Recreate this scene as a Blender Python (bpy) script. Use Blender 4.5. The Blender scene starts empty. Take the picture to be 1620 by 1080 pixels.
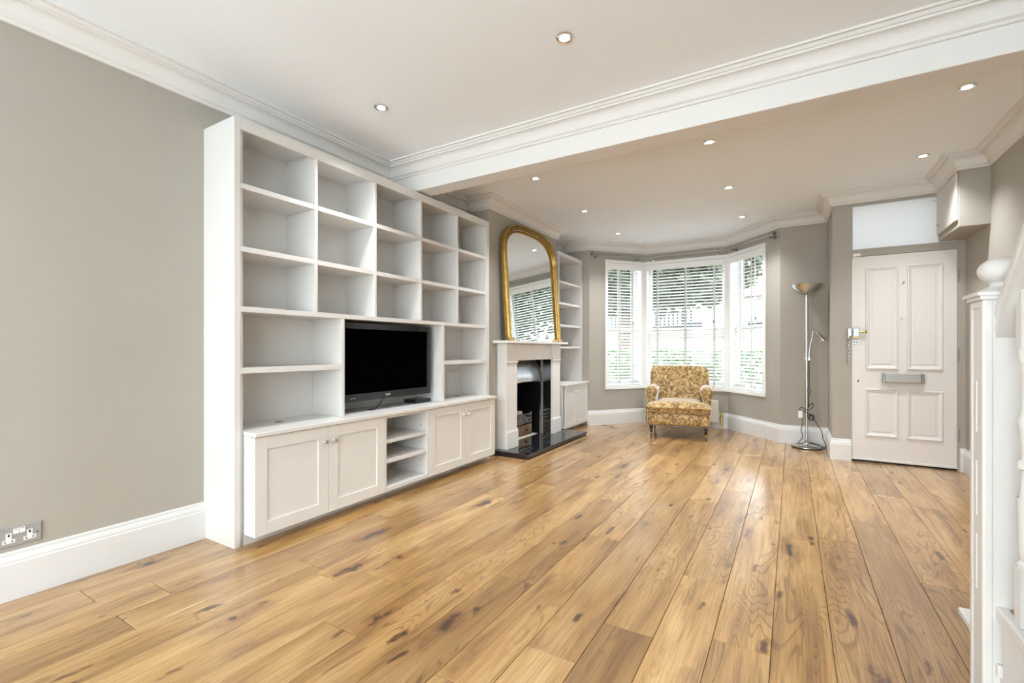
import bpy, bmesh, math, random
from mathutils import Vector, Matrix, Euler
random.seed(7)
R = math.radians
scene = bpy.context.scene
col = scene.collection
PI = math.pi

# ------------------------------------------------------------------ camera
cam_d = bpy.data.cameras.new('camera'); cam = bpy.data.objects.new('camera', cam_d); col.objects.link(cam)
cam.location = (0, 0, 1.10)
cam.rotation_euler = (R(90), 0, math.atan(443 / 738))
cam_d.sensor_width = 36; cam_d.lens = 738 / 1620 * 36; cam_d.shift_y = 12 / 1620
cam_d.clip_start = 0.02; cam_d.clip_end = 300
scene.camera = cam

# ------------------------------------------------------------------ world, exposure
SKY = 8.6
w = bpy.data.worlds.new('sky'); scene.world = w; w.use_nodes = True
nt = w.node_tree; nt.nodes.clear()
o_ = nt.nodes.new('ShaderNodeOutputWorld'); bg = nt.nodes.new('ShaderNodeBackground')
tc = nt.nodes.new('ShaderNodeTexCoord'); sx = nt.nodes.new('ShaderNodeSeparateXYZ'); rp = nt.nodes.new('ShaderNodeValToRGB')
nt.links.new(tc.outputs['Generated'], sx.inputs[0]); nt.links.new(sx.outputs['Z'], rp.inputs['Fac'])
rp.color_ramp.elements[0].position = 0.0; rp.color_ramp.elements[0].color = (0.93, 0.965, 1.0, 1)
rp.color_ramp.elements[1].position = 0.8; rp.color_ramp.elements[1].color = (0.76, 0.87, 1.0, 1)
nt.links.new(rp.outputs[0], bg.inputs['Color']); bg.inputs['Strength'].default_value = SKY
nt.links.new(bg.outputs[0], o_.inputs['Surface'])

def portal(loc, n, sx_, sy_):
    l = bpy.data.lights.new('daylight_portal', 'AREA'); l.shape = 'RECTANGLE'; l.size = sx_; l.size_y = sy_
    l.cycles.is_portal = True
    o = bpy.data.objects.new('daylight_portal', l); col.objects.link(o)
    o.location = loc; o.rotation_euler = Vector(n).to_track_quat('Z', 'Y').to_euler()
    return o

scene.view_settings.view_transform = 'Standard'; scene.view_settings.look = 'None'
scene.view_settings.exposure = 0.50; scene.view_settings.gamma = 1.0
scene.view_settings.use_curve_mapping = False
scene.cycles.use_denoising = True
try: scene.cycles.denoiser = 'OPENIMAGEDENOISE'
except Exception: pass
scene.cycles.max_bounces = 8; scene.cycles.diffuse_bounces = 5; scene.cycles.glossy_bounces = 4
scene.cycles.use_adaptive_sampling = True; scene.cycles.adaptive_threshold = 0.045
scene.cycles.transparent_max_bounces = 16; scene.cycles.sample_clamp_indirect = 6.0
scene.cycles.caustics_reflective = False; scene.cycles.caustics_refractive = False

LAMP_W = 68.0           # each ceiling downlight
LAMP_COL = (0.93, 0.965, 1.0)

# ------------------------------------------------------------------ mesh helpers
class MB:
    def __init__(s): s.v = []; s.f = []
    def add(s, vs, fs):
        n = len(s.v); s.v += [tuple(p) for p in vs]; s.f += [tuple(i + n for i in f) for f in fs]; return s
    def box(s, x0, x1, y0, y1, z0, z1):
        return s.add([(x0,y0,z0),(x1,y0,z0),(x1,y1,z0),(x0,y1,z0),(x0,y0,z1),(x1,y0,z1),(x1,y1,z1),(x0,y1,z1)],
                     [(3,2,1,0),(4,5,6,7),(0,1,5,4),(1,2,6,5),(2,3,7,6),(3,0,4,7)])
    def prism(s, poly, z0, z1):            # poly: CCW list of (x,y)
        n = len(poly)
        return s.add([(x,y,z0) for x,y in poly] + [(x,y,z1) for x,y in poly],
                     [tuple(range(n-1,-1,-1)), tuple(range(n,2*n))] + [(i,(i+1)%n,(i+1)%n+n,i+n) for i in range(n)])
    def extrude(s, poly3, d):              # planar polygon extruded by vector
        n = len(poly3); d = Vector(d); a = [Vector(p) for p in poly3]
        return s.add(a + [p + d for p in a], [tuple(range(n-1,-1,-1)), tuple(range(n,2*n))] + [(i,(i+1)%n,(i+1)%n+n,i+n) for i in range(n)])
    def lathe(s, prof, c=(0,0,0), n=24, axis='Z'):
        # prof: [(r,h)...]
        vs = []; fs = []
        for r, h in prof:
            for k in range(n):
                a = 2*PI*k/n; p = (max(r,1e-5)*math.cos(a), max(r,1e-5)*math.sin(a), h)
                if axis == 'X': p = (p[2], p[0], p[1])
                elif axis == 'Y': p = (p[1], p[2], p[0])
                vs.append((c[0]+p[0], c[1]+p[1], c[2]+p[2]))
        m = len(prof)
        for j in range(m-1):
            for k in range(n):
                fs.append((j*n+k, j*n+(k+1)%n, (j+1)*n+(k+1)%n, (j+1)*n+k))
        fs.append(tuple(range(n-1,-1,-1))); fs.append(tuple(range((m-1)*n, m*n)))
        return s.add(vs, fs)
    def tube(s, path, r, n=8, rads=None):
        path = [Vector(p) for p in path]; vs = []; fs = []; m = len(path)
        prev = None
        for i, p in enumerate(path):
            t = (path[min(i+1,m-1)] - path[max(i-1,0)]).normalized()
            if prev is None:
                u = t.orthogonal().normalized()
            else:
                u = (prev - t*prev.dot(t)); u = u.normalized() if u.length > 1e-6 else t.orthogonal().normalized()
            prev = u; v = t.cross(u); rr = rads[i] if rads else r
            for k in range(n):
                a = 2*PI*k/n; vs.append(p + u*rr*math.cos(a) + v*rr*math.sin(a))
        for j in range(m-1):
            for k in range(n): fs.append((j*n+k, j*n+(k+1)%n, (j+1)*n+(k+1)%n, (j+1)*n+k))
        fs.append(tuple(range(n-1,-1,-1))); fs.append(tuple(range((m-1)*n, m*n)))
        return s.add(vs, fs)
    def sphere(s, c, rx, ry=None, rz=None, n=16, m=10, e=1.0, e2=1.0):
        ry = rx if ry is None else ry; rz = rx if rz is None else rz
        pw = lambda q, k: math.copysign(abs(q)**k, q)
        vs = [(c[0],c[1],c[2]-rz)]; fs = []
        for j in range(1,m):
            ph = -PI/2 + PI*j/m
            for k in range(n):
                th = 2*PI*k/n
                vs.append((c[0]+rx*pw(math.cos(ph),e)*pw(math.cos(th),e2), c[1]+ry*pw(math.cos(ph),e)*pw(math.sin(th),e2), c[2]+rz*pw(math.sin(ph),e)))
        vs.append((c[0],c[1],c[2]+rz)); top = len(vs)-1
        for k in range(n): fs.append((0, 1+(k+1)%n, 1+k)); fs.append((top, top-n+k, top-n+(k+1)%n))
        for j in range(m-2):
            for k in range(n):
                a = 1+j*n+k; b = 1+j*n+(k+1)%n; fs.append((a, b, b+n, a+n))
        return s.add(vs, fs)
    def xform(s, M):
        s.v = [tuple(M @ Vector(p)) for p in s.v]; return s

def link(o, parent=None):
    col.objects.link(o)
    if parent is not None: o.parent = parent
    return o

def build(mb, name, mat, parent=None, bevel=0.0, seg=1, smooth=False, wloc=None, recalc=True):
    """one mesh object; vertices are given in the parent's space when it is rotated (wloc None), else in world space"""
    off = Vector((0,0,0))
    if parent is not None and parent.get('_w'):        # world-space input for an un-rotated parent
        off = absloc(parent)
    vs = [Vector(p) for p in mb.v]
    lo = Vector((min(p[i] for p in vs) for i in range(3))); hi = Vector((max(p[i] for p in vs) for i in range(3)))
    org = Vector(((lo.x+hi.x)/2, (lo.y+hi.y)/2, lo.z))
    me = bpy.data.meshes.new(name)
    me.from_pydata([tuple(p - org) for p in vs], [], mb.f)
    bm = bmesh.new(); bm.from_mesh(me)
    if recalc: bmesh.ops.recalc_face_normals(bm, faces=bm.faces)
    if bevel > 0:
        es = [e for e in bm.edges if len(e.link_faces) == 2 and e.calc_face_angle(0) > 0.5]
        bmesh.ops.bevel(bm, geom=es, offset=bevel, segments=seg, affect='EDGES', profile=0.5, clamp_overlap=True)
    if smooth:
        for f in bm.faces: f.smooth = True
        for e in bm.edges:
            if len(e.link_faces) == 2 and e.calc_face_angle(0) > R(38): e.smooth = False
    bm.to_mesh(me); bm.free()
    me.materials.append(mat)
    o = bpy.data.objects.new(name, me); link(o, parent); o.location = org - off
    return o

def absloc(o):
    p = Vector(o.location)
    while o.parent is not None:
        o = o.parent; p += Vector(o.location)
    return p

def tag(o, label, cat, group=None):
    o['label'] = label; o['category'] = cat
    if group: o['group'] = group
    return o
def thing(name, loc, label, cat, group=None, rz=None):
    o = bpy.data.objects.new(name, None); link(o); o.location = loc; o.empty_display_size = 0.1
    if rz is None: o['_w'] = 1
    else: o.rotation_euler = (0, 0, rz)
    return tag(o, label, cat, group)
def struct(o, label=None):
    o['kind'] = 'structure'
    if label: o['label'] = label
    return o
def sroot(name, loc, rz=None, label=None):
    o = bpy.data.objects.new(name, None); link(o); o.location = loc; o.empty_display_size = 0.1
    if rz is None: o['_w'] = 1
    else: o.rotation_euler = (0, 0, rz)
    return struct(o, label)
def wchild(o):                      # lets a mesh take world-space sub-parts
    o['_w'] = 1; return o

# ------------------------------------------------------------------ materials
def node_mat(name):
    m = bpy.data.materials.new(name); m.use_nodes = True; t = m.node_tree
    return m, t, t.nodes['Principled BSDF']
def mat(name, c, rough=0.5, metal=0.0, var=0.04, nscale=6.0, bump=0.0, bscale=200.0, spec=0.5, coat=0.0):
    m, t, p = node_mat(name)
    p.inputs['Roughness'].default_value = rough; p.inputs['Metallic'].default_value = metal
    p.inputs['Specular IOR Level'].default_value = spec
    if coat: p.inputs['Coat Weight'].default_value = coat; p.inputs['Coat Roughness'].default_value = 0.08
    tcn = t.nodes.new('ShaderNodeTexCoord')
    n = t.nodes.new('ShaderNodeTexNoise'); n.inputs['Scale'].default_value = nscale; n.inputs['Detail'].default_value = 4
    t.links.new(tcn.outputs['Object'], n.inputs['Vector'])
    r = t.nodes.new('ShaderNodeValToRGB')
    r.color_ramp.elements[0].position = 0.3; r.color_ramp.elements[1].position = 0.7
    r.color_ramp.elements[0].color = tuple(max(0, q*(1-var)) for q in c) + (1,)
    r.color_ramp.elements[1].color = tuple(min(1, q*(1+var)) for q in c) + (1,)
    t.links.new(n.outputs['Fac'], r.inputs['Fac']); t.links.new(r.outputs[0], p.inputs['Base Color'])
    if bump:
        n2 = t.nodes.new('ShaderNodeTexNoise'); n2.inputs['Scale'].default_value = bscale
        t.links.new(tcn.outputs['Object'], n2.inputs['Vector'])
        b = t.nodes.new('ShaderNodeBump'); b.inputs['Strength'].default_value = bump; b.inputs['Distance'].default_value = 0.002
        t.links.new(n2.outputs['Fac'], b.inputs['Height']); t.links.new(b.outputs[0], p.inputs['Normal'])
    return m

M = {}
M['wall'] = mat('taupe_wall_paint', (0.395, 0.368, 0.320), 0.75, var=0.02, nscale=2, bump=0.06, spec=0.3)
M['ceil'] = mat('white_ceiling_paint', (0.87, 0.915, 0.96), 0.85, var=0.01, nscale=2, spec=0.2)
M['cornice'] = mat('white_plaster', (0.73, 0.72, 0.70), 0.75, var=0.01, spec=0.25)
M['base'] = mat('white_gloss_skirting', (0.69, 0.69, 0.685), 0.35, var=0.01)
M['unit'] = mat('white_satin_joinery', (0.66, 0.648, 0.628), 0.42, var=0.01)
M['unit2'] = mat('cream_satin_doors', (0.70, 0.685, 0.655), 0.42, var=0.01)
M['doorw'] = mat('off_white_door_paint', (0.72, 0.695, 0.665), 0.4, var=0.01)
M['stone'] = mat('pale_limestone', (0.72, 0.705, 0.68), 0.5, var=0.035, nscale=9)
M['granite'] = mat('polished_black_granite', (0.012, 0.013, 0.015), 0.05, var=0.5, nscale=160, spec=0.8)
M['soot'] = mat('soot_black', (0.010, 0.009, 0.010), 0.9, var=0.3, spec=0.1)
M['steel'] = mat('polished_steel', (0.36, 0.36, 0.37), 0.25, 1.0, var=0.12, nscale=12)
M['chrome'] = mat('chrome', (0.75, 0.75, 0.75), 0.12, 1.0, var=0.03)
M['nickel'] = mat('satin_nickel', (0.60, 0.595, 0.58), 0.26, 1.0, var=0.05)
M['polemetal'] = mat('dark_satin_pole', (0.33, 0.325, 0.31), 0.3, 1.0, var=0.05)
M['brass'] = mat('aged_brass', (0.55, 0.38, 0.14), 0.3, 1.0, var=0.15, nscale=20)
M['gold'] = mat('aged_gilding', (0.38, 0.235, 0.065), 0.36, 0.85, var=0.22, nscale=26)
M['golddark'] = mat('groove_shade_patina', (0.07, 0.04, 0.015), 0.6, 0.3, var=0.35, nscale=60)
M['black'] = mat('black_plastic', (0.012, 0.012, 0.013), 0.25, var=0.1)
M['screen'] = mat('dark_screen_glass', (0.001, 0.001, 0.001), 0.5, var=0.1, spec=0.0)
M['bezel'] = mat('gloss_black_bezel', (0.02, 0.022, 0.026), 0.12, var=0.1, spec=0.6)
M['white'] = mat('white_plastic', (0.82, 0.81, 0.79), 0.35, var=0.01)
M['silver'] = mat('silver_print', (0.7, 0.7, 0.7), 0.4, 0.2, var=0.02)
M['red'] = mat('red_plastic', (0.6, 0.05, 0.03), 0.4, var=0.05)
M['walnut'] = mat('dark_turned_wood', (0.05, 0.02, 0.01), 0.25, var=0.4, nscale=30)
M['rad'] = mat('cream_radiator_enamel', (0.78, 0.75, 0.68), 0.35, var=0.01)
M['copper'] = mat('mottled_copper_metal', (0.55, 0.35, 0.20), 0.3, 0.9, var=0.25, nscale=14)  # mottled copper base colour, no emission
M['pebble'] = mat('cream_pebble', (0.65, 0.58, 0.48), 0.6, var=0.2, nscale=20)
M['slat'] = mat('white_blind_slat', (0.86, 0.86, 0.85), 0.4, var=0.01)
M['tape'] = mat('white_ladder_tape', (0.62, 0.63, 0.60), 0.8, var=0.03)
M['winframe'] = mat('white_window_paint', (0.84, 0.84, 0.83), 0.4, var=0.01)
M['hedge'] = mat('hedge_leaf', (0.07, 0.15, 0.035), 0.6, var=0.6, nscale=14)
M['treeleaf'] = mat('dark_tree_leaf', (0.045, 0.06, 0.03), 0.6, var=0.6, nscale=9)
M['lightleaf'] = mat('light_tree_leaf', (0.16, 0.28, 0.06), 0.6, var=0.4, nscale=9)
M['bark'] = mat('grey_bark', (0.12, 0.09, 0.07), 0.9, var=0.3, nscale=20)
M['trellis'] = mat('blue_green_trellis_paint', (0.02, 0.06, 0.055), 0.6, var=0.1)
M['render'] = mat('cream_house_render', (0.36, 0.335, 0.30), 0.8, var=0.05, nscale=3)
M['tile'] = mat('terracotta_roof', (0.25, 0.12, 0.08), 0.8, var=0.2, nscale=10)
M['paving'] = mat('pale_paving', (0.30, 0.29, 0.28), 0.85, var=0.1, nscale=4)
M['darkglass'] = mat('dark_house_window', (0.03, 0.035, 0.04), 0.1, var=0.1)
M['mirror'] = mat('silvered_mirror', (0.88, 0.90, 0.89), 0.015, 1.0, var=0.0)
M['wood_edge'] = mat('oak_edge', (0.34, 0.20, 0.08), 0.4, var=0.2, nscale=30)
M['cable'] = mat('black_cable_rubber', (0.015, 0.015, 0.015), 0.5, var=0.1)

def glass_mat():
    m, t, p = node_mat('clear_window_glass'); t.nodes.remove(p)
    tr = t.nodes.new('ShaderNodeBsdfTransparent'); gl = t.nodes.new('ShaderNodeBsdfGlossy'); gl.inputs['Roughness'].default_value = 0.02
    lw = t.nodes.new('ShaderNodeLayerWeight'); lw.inputs['Blend'].default_value = 0.5
    p5 = t.nodes.new('ShaderNodeMath'); p5.operation = 'POWER'; p5.inputs[1].default_value = 5.0; t.links.new(lw.outputs['Facing'], p5.inputs[0])
    fr = t.nodes.new('ShaderNodeMath'); fr.operation = 'MULTIPLY_ADD'; fr.inputs[1].default_value = 0.7; fr.inputs[2].default_value = 0.03; t.links.new(p5.outputs[0], fr.inputs[0])
    n = t.nodes.new('ShaderNodeTexNoise'); n.inputs['Scale'].default_value = 3
    r = t.nodes.new('ShaderNodeValToRGB'); r.color_ramp.elements[0].color = (0.93, 0.95, 0.94, 1); r.color_ramp.elements[1].color = (0.96, 0.97, 0.96, 1)
    t.links.new(n.outputs['Fac'], r.inputs['Fac']); t.links.new(r.outputs[0], tr.inputs['Color'])
    mx = t.nodes.new('ShaderNodeMixShader'); t.links.new(fr.outputs[0], mx.inputs[0]); t.links.new(tr.outputs[0], mx.inputs[1]); t.links.new(gl.outputs[0], mx.inputs[2])
    t.links.new(mx.outputs[0], t.nodes['Material Output'].inputs['Surface'])
    return m
M['glass'] = glass_mat()
def frosted_mat():
    m, t, p = node_mat('frosted_fanlight_glass')
    p.inputs['Base Color'].default_value = (0.85, 0.88, 0.9, 1); p.inputs['Roughness'].default_value = 0.08
    tl = t.nodes.new('ShaderNodeBsdfTranslucent')
    n = t.nodes.new('ShaderNodeTexNoise'); n.inputs['Scale'].default_value = 300
    r = t.nodes.new('ShaderNodeValToRGB'); r.color_ramp.elements[0].color = (0.86, 0.88, 0.90, 1); r.color_ramp.elements[1].color = (0.90, 0.91, 0.92, 1)
    t.links.new(n.outputs['Fac'], r.inputs['Fac']); t.links.new(r.outputs[0], tl.inputs['Color'])
    mx = t.nodes.new('ShaderNodeMixShader'); mx.inputs[0].default_value = 0.45
    t.links.new(p.outputs[0], mx.inputs[1]); t.links.new(tl.outputs[0], mx.inputs[2])
    t.links.new(mx.outputs[0], t.nodes['Material Output'].inputs['Surface'])
    return m
M['frost'] = frosted_mat()
def emit_mat(name, c, s):
    m, t, p = node_mat(name)
    n = t.nodes.new('ShaderNodeTexNoise'); n.inputs['Scale'].default_value = 40
    r = t.nodes.new('ShaderNodeValToRGB'); r.color_ramp.elements[0].color = tuple(q*0.95 for q in c)+(1,); r.color_ramp.elements[1].color = c+(1,)
    t.links.new(n.outputs['Fac'], r.inputs['Fac']); t.links.new(r.outputs[0], p.inputs['Emission Color'])
    p.inputs['Emission Strength'].default_value = s; p.inputs['Base Color'].default_value = (0.8,0.8,0.8,1)
    return m
M['bulb'] = emit_mat('lit_lamp_lens', (1.0, 0.97, 0.92), 6.0)

def oak_mat():
    m, t, p = node_mat('honey_oak_plank'); N = t.nodes.new; L = t.links.new
    tcn = N('ShaderNodeTexCoord'); oi = N('ShaderNodeObjectInfo')
    ml = N('ShaderNodeMath'); ml.operation = 'MULTIPLY'; ml.inputs[1].default_value = 57.0; L(oi.outputs['Random'], ml.inputs[0])
    cb = N('ShaderNodeCombineXYZ'); L(ml.outputs[0], cb.inputs[0]); L(ml.outputs[0], cb.inputs[1]); L(ml.outputs[0], cb.inputs[2])
    ad = N('ShaderNodeVectorMath'); ad.operation = 'ADD'; L(tcn.outputs['Object'], ad.inputs[0]); L(cb.outputs[0], ad.inputs[1])
    def mapped(sx_, sy_, sz_=1):
        q = N('ShaderNodeMapping'); q.inputs['Scale'].default_value = (sx_, sy_, sz_); L(ad.outputs[0], q.inputs['Vector']); return q
    def noise(mp, sc, det=4, dist=0.0, rough=0.5):
        n = N('ShaderNodeTexNoise'); n.inputs['Scale'].default_value = sc; n.inputs['Detail'].default_value = det
        n.inputs['Distortion'].default_value = dist; n.inputs['Roughness'].default_value = rough
        L(mp.outputs[0], n.inputs['Vector']); return n
    def ramp(src, stops):
        r = N('ShaderNodeValToRGB'); e = r.color_ramp.elements
        while len(e) < len(stops): e.new(0.5)
        for q, (ps, c) in zip(e, stops): q.position = ps; q.color = c
        L(src, r.inputs['Fac']); return r
    def mix(kind, fac, a, b):
        x = N('ShaderNodeMix'); x.data_type = 'RGBA'; x.blend_type = kind
        if isinstance(fac, float): x.inputs['Factor'].default_value = fac
        else: L(fac, x.inputs['Factor'])
        L(a, x.inputs['A']); L(b, x.inputs['B']); return x.outputs['Result']
    # broad tone inside a plank
    tone = noise(mapped(5, 0.9), 1.6, 3, 0.6)
    base = ramp(tone.outputs['Fac'], [(0.28, (0.28, 0.14, 0.040, 1)), (0.46, (0.43, 0.235, 0.075, 1)), (0.72, (0.56, 0.35, 0.145, 1))])
    # plank to plank
    pr = ramp(oi.outputs['Random'], [(0.0, (0.70, 0.66, 0.60, 1)), (0.35, (0.97, 0.96, 0.94, 1)), (0.7, (1.0, 1.0, 1.0, 1)), (1.0, (1.15, 1.17, 1.20, 1))])
    c1 = mix('MULTIPLY', 1.0, base.outputs[0], pr.outputs[0])
    # fine straight grain
    fine = noise(mapped(90, 2.2), 1.5, 4, 0.2)
    fr = ramp(fine.outputs['Fac'], [(0.30, (0.68, 0.63, 0.56, 1)), (0.58, (1, 1, 1, 1))])
    c2 = mix('MULTIPLY', 0.9, c1, fr.outputs[0])
    # cathedral rings: contour lines of a stretched field
    field = noise(mapped(7.5, 0.95), 1.0, 1.5, 0.5)
    k = N('ShaderNodeMath'); k.operation = 'MULTIPLY'; k.inputs[1].default_value = 150.0; L(field.outputs['Fac'], k.inputs[0])
    sn = N('ShaderNodeMath'); sn.operation = 'SINE'; L(k.outputs[0], sn.inputs[0])
    rr = ramp(sn.outputs[0], [(0.0, (1, 1, 1, 1)), (0.55, (1, 1, 1, 1)), (0.95, (0.52, 0.44, 0.35, 1))])
    where = noise(mapped(3.0, 0.6), 1.3, 1)
    wr = ramp(where.outputs['Fac'], [(0.46, (0, 0, 0, 1)), (0.62, (0.75, 0.75, 0.75, 1))])
    c3 = mix('MULTIPLY', wr.outputs[0], c2, rr.outputs[0])
    # brown mineral streaks
    st = noise(mapped(13, 1.15), 1.0, 5, 1.2, 0.6)
    sr = ramp(st.outputs['Fac'], [(0.535, (1, 1, 1, 1)), (0.70, (0.45, 0.37, 0.31, 1))])
    c4 = mix('MULTIPLY', 0.72, c3, sr.outputs[0])
    # knots
    wob = noise(mapped(9, 5), 2.0, 3)
    am = N('ShaderNodeVectorMath'); am.operation = 'MULTIPLY_ADD'; L(wob.outputs['Color'], am.inputs[0]); am.inputs[1].default_value = (0.22, 0.5, 0); L(mapped(3.6, 1.35, 1).outputs[0], am.inputs[2])
    vo = N('ShaderNodeTexVoronoi'); vo.voronoi_dimensions = '2D'; vo.inputs['Scale'].default_value = 1.0; vo.inputs['Randomness'].default_value = 1.0
    L(am.outputs[0], vo.inputs['Vector'])
    rc = N('ShaderNodeSeparateColor'); L(vo.outputs['Color'], rc.inputs[0])
    sm = N('ShaderNodeMath'); sm.operation = 'MULTIPLY_ADD'; L(rc.outputs[0], sm.inputs[0]); sm.inputs[1].default_value = -0.22; sm.inputs[2].default_value = 0.165
    sd = N('ShaderNodeMath'); sd.operation = 'ADD'; L(vo.outputs['Distance'], sd.inputs[0]); L(sm.outputs[0], sd.inputs[1])
    kr = ramp(sd.outputs[0], [(0.0, (0.13, 0.09, 0.065, 1)), (0.03, (0.30, 0.22, 0.16, 1)), (0.055, (0.66, 0.56, 0.47, 1)), (0.20, (1, 1, 1, 1))])
    c5 = mix('MULTIPLY', 1.0, c4, kr.outputs[0])
    # small pin knots and short cracks
    v2 = N('ShaderNodeTexVoronoi'); v2.voronoi_dimensions = '2D'; v2.inputs['Scale'].default_value = 2.3
    a2 = N('ShaderNodeVectorMath'); a2.operation = 'MULTIPLY_ADD'; L(wob.outputs['Color'], a2.inputs[0]); a2.inputs[1].default_value = (0.12, 0.3, 0); L(mapped(3.2, 1.1, 1).outputs[0], a2.inputs[2]); L(a2.outputs[0], v2.inputs['Vector'])
    rc2 = N('ShaderNodeSeparateColor'); L(v2.outputs['Color'], rc2.inputs[0])
    s2 = N('ShaderNodeMath'); s2.operation = 'MULTIPLY_ADD'; L(rc2.outputs[1], s2.inputs[0]); s2.inputs[1].default_value = -0.25; s2.inputs[2].default_value = 0.20
    d2 = N('ShaderNodeMath'); d2.operation = 'ADD'; L(v2.outputs['Distance'], d2.inputs[0]); L(s2.outputs[0], d2.inputs[1])
    k2 = ramp(d2.outputs[0], [(0.0, (0.16, 0.11, 0.08, 1)), (0.05, (0.45, 0.36, 0.28, 1)), (0.11, (1, 1, 1, 1))])
    c6 = mix('MULTIPLY', 1.0, c5, k2.outputs[0])
    L(c6, p.inputs['Base Color'])
    ro = ramp(fine.outputs['Fac'], [(0.2, (0.42, 0.42, 0.42, 1)), (0.8, (0.32, 0.32, 0.32, 1))])
    L(ro.outputs[0], p.inputs['Roughness'])
    p.inputs['Specular IOR Level'].default_value = 0.5
    p.inputs['Coat Weight'].default_value = 1.0; p.inputs['Coat Roughness'].default_value = 0.24
    b = N('ShaderNodeBump'); b.inputs['Strength'].default_value = 0.12; b.inputs['Distance'].default_value = 0.001
    L(fine.outputs['Fac'], b.inputs['Height']); L(b.outputs[0], p.inputs['Normal'])
    return m
M['oak'] = oak_mat()

def damask_mat():
    m, t, p = node_mat('gold_damask_fabric'); N = t.nodes.new; L = t.links.new
    tcn = N('ShaderNodeTexCoord')
    n = N('ShaderNodeTexNoise'); n.inputs['Scale'].default_value = 19; n.inputs['Detail'].default_value = 3; n.inputs['Distortion'].default_value = 1.6
    L(tcn.outputs['Object'], n.inputs['Vector'])
    r = N('ShaderNodeValToRGB'); e = r.color_ramp.elements
    e[0].position = 0.40; e[0].color = (0.20, 0.115, 0.032, 1); e[1].position = 0.58; e[1].color = (0.60, 0.42, 0.19, 1)
    q = e.new(0.49); q.color = (0.40, 0.245, 0.075, 1)
    L(n.outputs['Fac'], r.inputs['Fac'])
    n2 = N('ShaderNodeTexNoise'); n2.inputs['Scale'].default_value = 45; n2.inputs['Detail'].default_value = 2; L(tcn.outputs['Object'], n2.inputs['Vector'])
    r2 = N('ShaderNodeValToRGB'); r2.color_ramp.elements[0].position = 0.38; r2.color_ramp.elements[0].color = (0.55, 0.5, 0.42, 1); r2.color_ramp.elements[1].position = 0.55; r2.color_ramp.elements[1].color = (1, 1, 1, 1)
    L(n2.outputs['Fac'], r2.inputs['Fac'])
    x = N('ShaderNodeMix'); x.data_type = 'RGBA'; x.blend_type = 'MULTIPLY'; x.inputs['Factor'].default_value = 0.8
    L(r.outputs[0], x.inputs['A']); L(r2.outputs[0], x.inputs['B']); L(x.outputs['Result'], p.inputs['Base Color'])
    p.inputs['Roughness'].default_value = 0.5; p.inputs['Sheen Weight'].default_value = 1.0; p.inputs['Sheen Roughness'].default_value = 0.3
    return m
M['damask'] = damask_mat()

# ================================================================== THE ROOM
XL, XR = -2.95, 1.33          # side walls
YF = 6.35                     # front wall
YD = 5.66                     # door wall
YB = -1.7                     # rear wall
ZC = 2.65                     # ceiling
XBR, YBR0, YBR1 = -2.65, 3.96, 5.53    # chimney breast
BA, BB, BC, BD = (-2.51, YF), (-1.925, 7.08), (-0.757, 7.08), (-0.12, YF)   # bay corners
XP = 0.347                    # pier beside the front door

# floor -------------------------------------------------------------
fl = MB(); fl.box(XL-0.3, XR+0.2, YB-0.2, 7.4, -0.12, -0.018)
floor = struct(build(fl, 'floor', mat('dark_subfloor', (0.05, 0.03, 0.015), 0.9), None)); wchild(floor)
PW = 0.1945
known = {-0.551:[1.802,3.613], -0.357:[2.384], -0.162:[1.912,3.525], 0.033:[3.165], 0.227:[3.266,4.721], 0.422:[3.692], 0.617:[2.869],
         -0.746:[1.516,3.0], -0.94:[1.222,2.608], -1.135:[1.917,3.285], -1.33:[2.312], -1.524:[1.228,3.718], -1.719:[1.599],
         -2.108:[1.513], -2.303:[0.811,2.208], -2.497:[1.012], -2.69:[0.81]}
def yend(x0, x1):
    best = YF + 0.05
    for x in (x0, (x0+x1)/2, x1):
        if BA[0] <= x <= BB[0]: y = BA[1] + (x-BA[0])/(BB[0]-BA[0])*(BB[1]-BA[1])
        elif BB[0] <= x <= BC[0]: y = 7.08
        elif BC[0] <= x <= BD[0]: y = BC[1] + (x-BC[0])/(BD[0]-BC[0])*(BD[1]-BC[1])
        elif x > XP+0.02: y = YD + 0.03
        else: y = YF
        best = max(best if x <= XP else y, y)
    return best + 0.05
k0 = int(math.floor((XL - (-0.649))/PW)) ; k = k0
while True:
    xa = -0.649 + PW*k; xb = xa + PW; k += 1
    if xa >= XR: break
    xc = (xa+xb)/2
    js = []
    for kk, vv in known.items():
        if abs(kk-xc) < 0.05: js = list(vv)
    if not js: js = [random.uniform(0.8, 2.6)]
    y = js[0]
    while y > YB: y -= random.uniform(1.35, 1.9); js.insert(0, y)
    y = js[-1]; ye = yend(xa, xb)
    while True:
        y += random.uniform(1.35, 1.9)
        if y > ye - 0.3: break
        js.append(y)
    js = [max(YB, j) for j in js if j > YB - 2] ; js = sorted(set(js)); 
    if js[0] > YB: js.insert(0, YB)
    js.append(ye)
    x0_, x1_ = max(xa, XL-0.02)+0.0009, min(xb, XR+0.02)-0.0009
    for a, b in zip(js[:-1], js[1:]):
        if b - a < 0.02: continue
        pm = MB(); pm.box(x0_, x1_, a+0.0009, b-0.0009, -0.018, 0.0)
        build(pm, 'floor_plank', M['oak'], floor, bevel=0.0016)

# ceiling, beam -------------------------------------------------------
cm = MB(); cm.box(XL-0.3, XR+0.2, YB-0.2, 7.4, ZC, ZC+0.15)
ceiling = struct(build(cm, 'ceiling', M['ceil']))
bmm = MB(); bmm.box(XL-0.05, XR+0.05, 2.887, 3.052, 2.402, ZC+0.05)
struct(build(bmm, 'trim_1', M['cornice'], bevel=0.003), 'white boxed ceiling beam dividing the two rooms')

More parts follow.
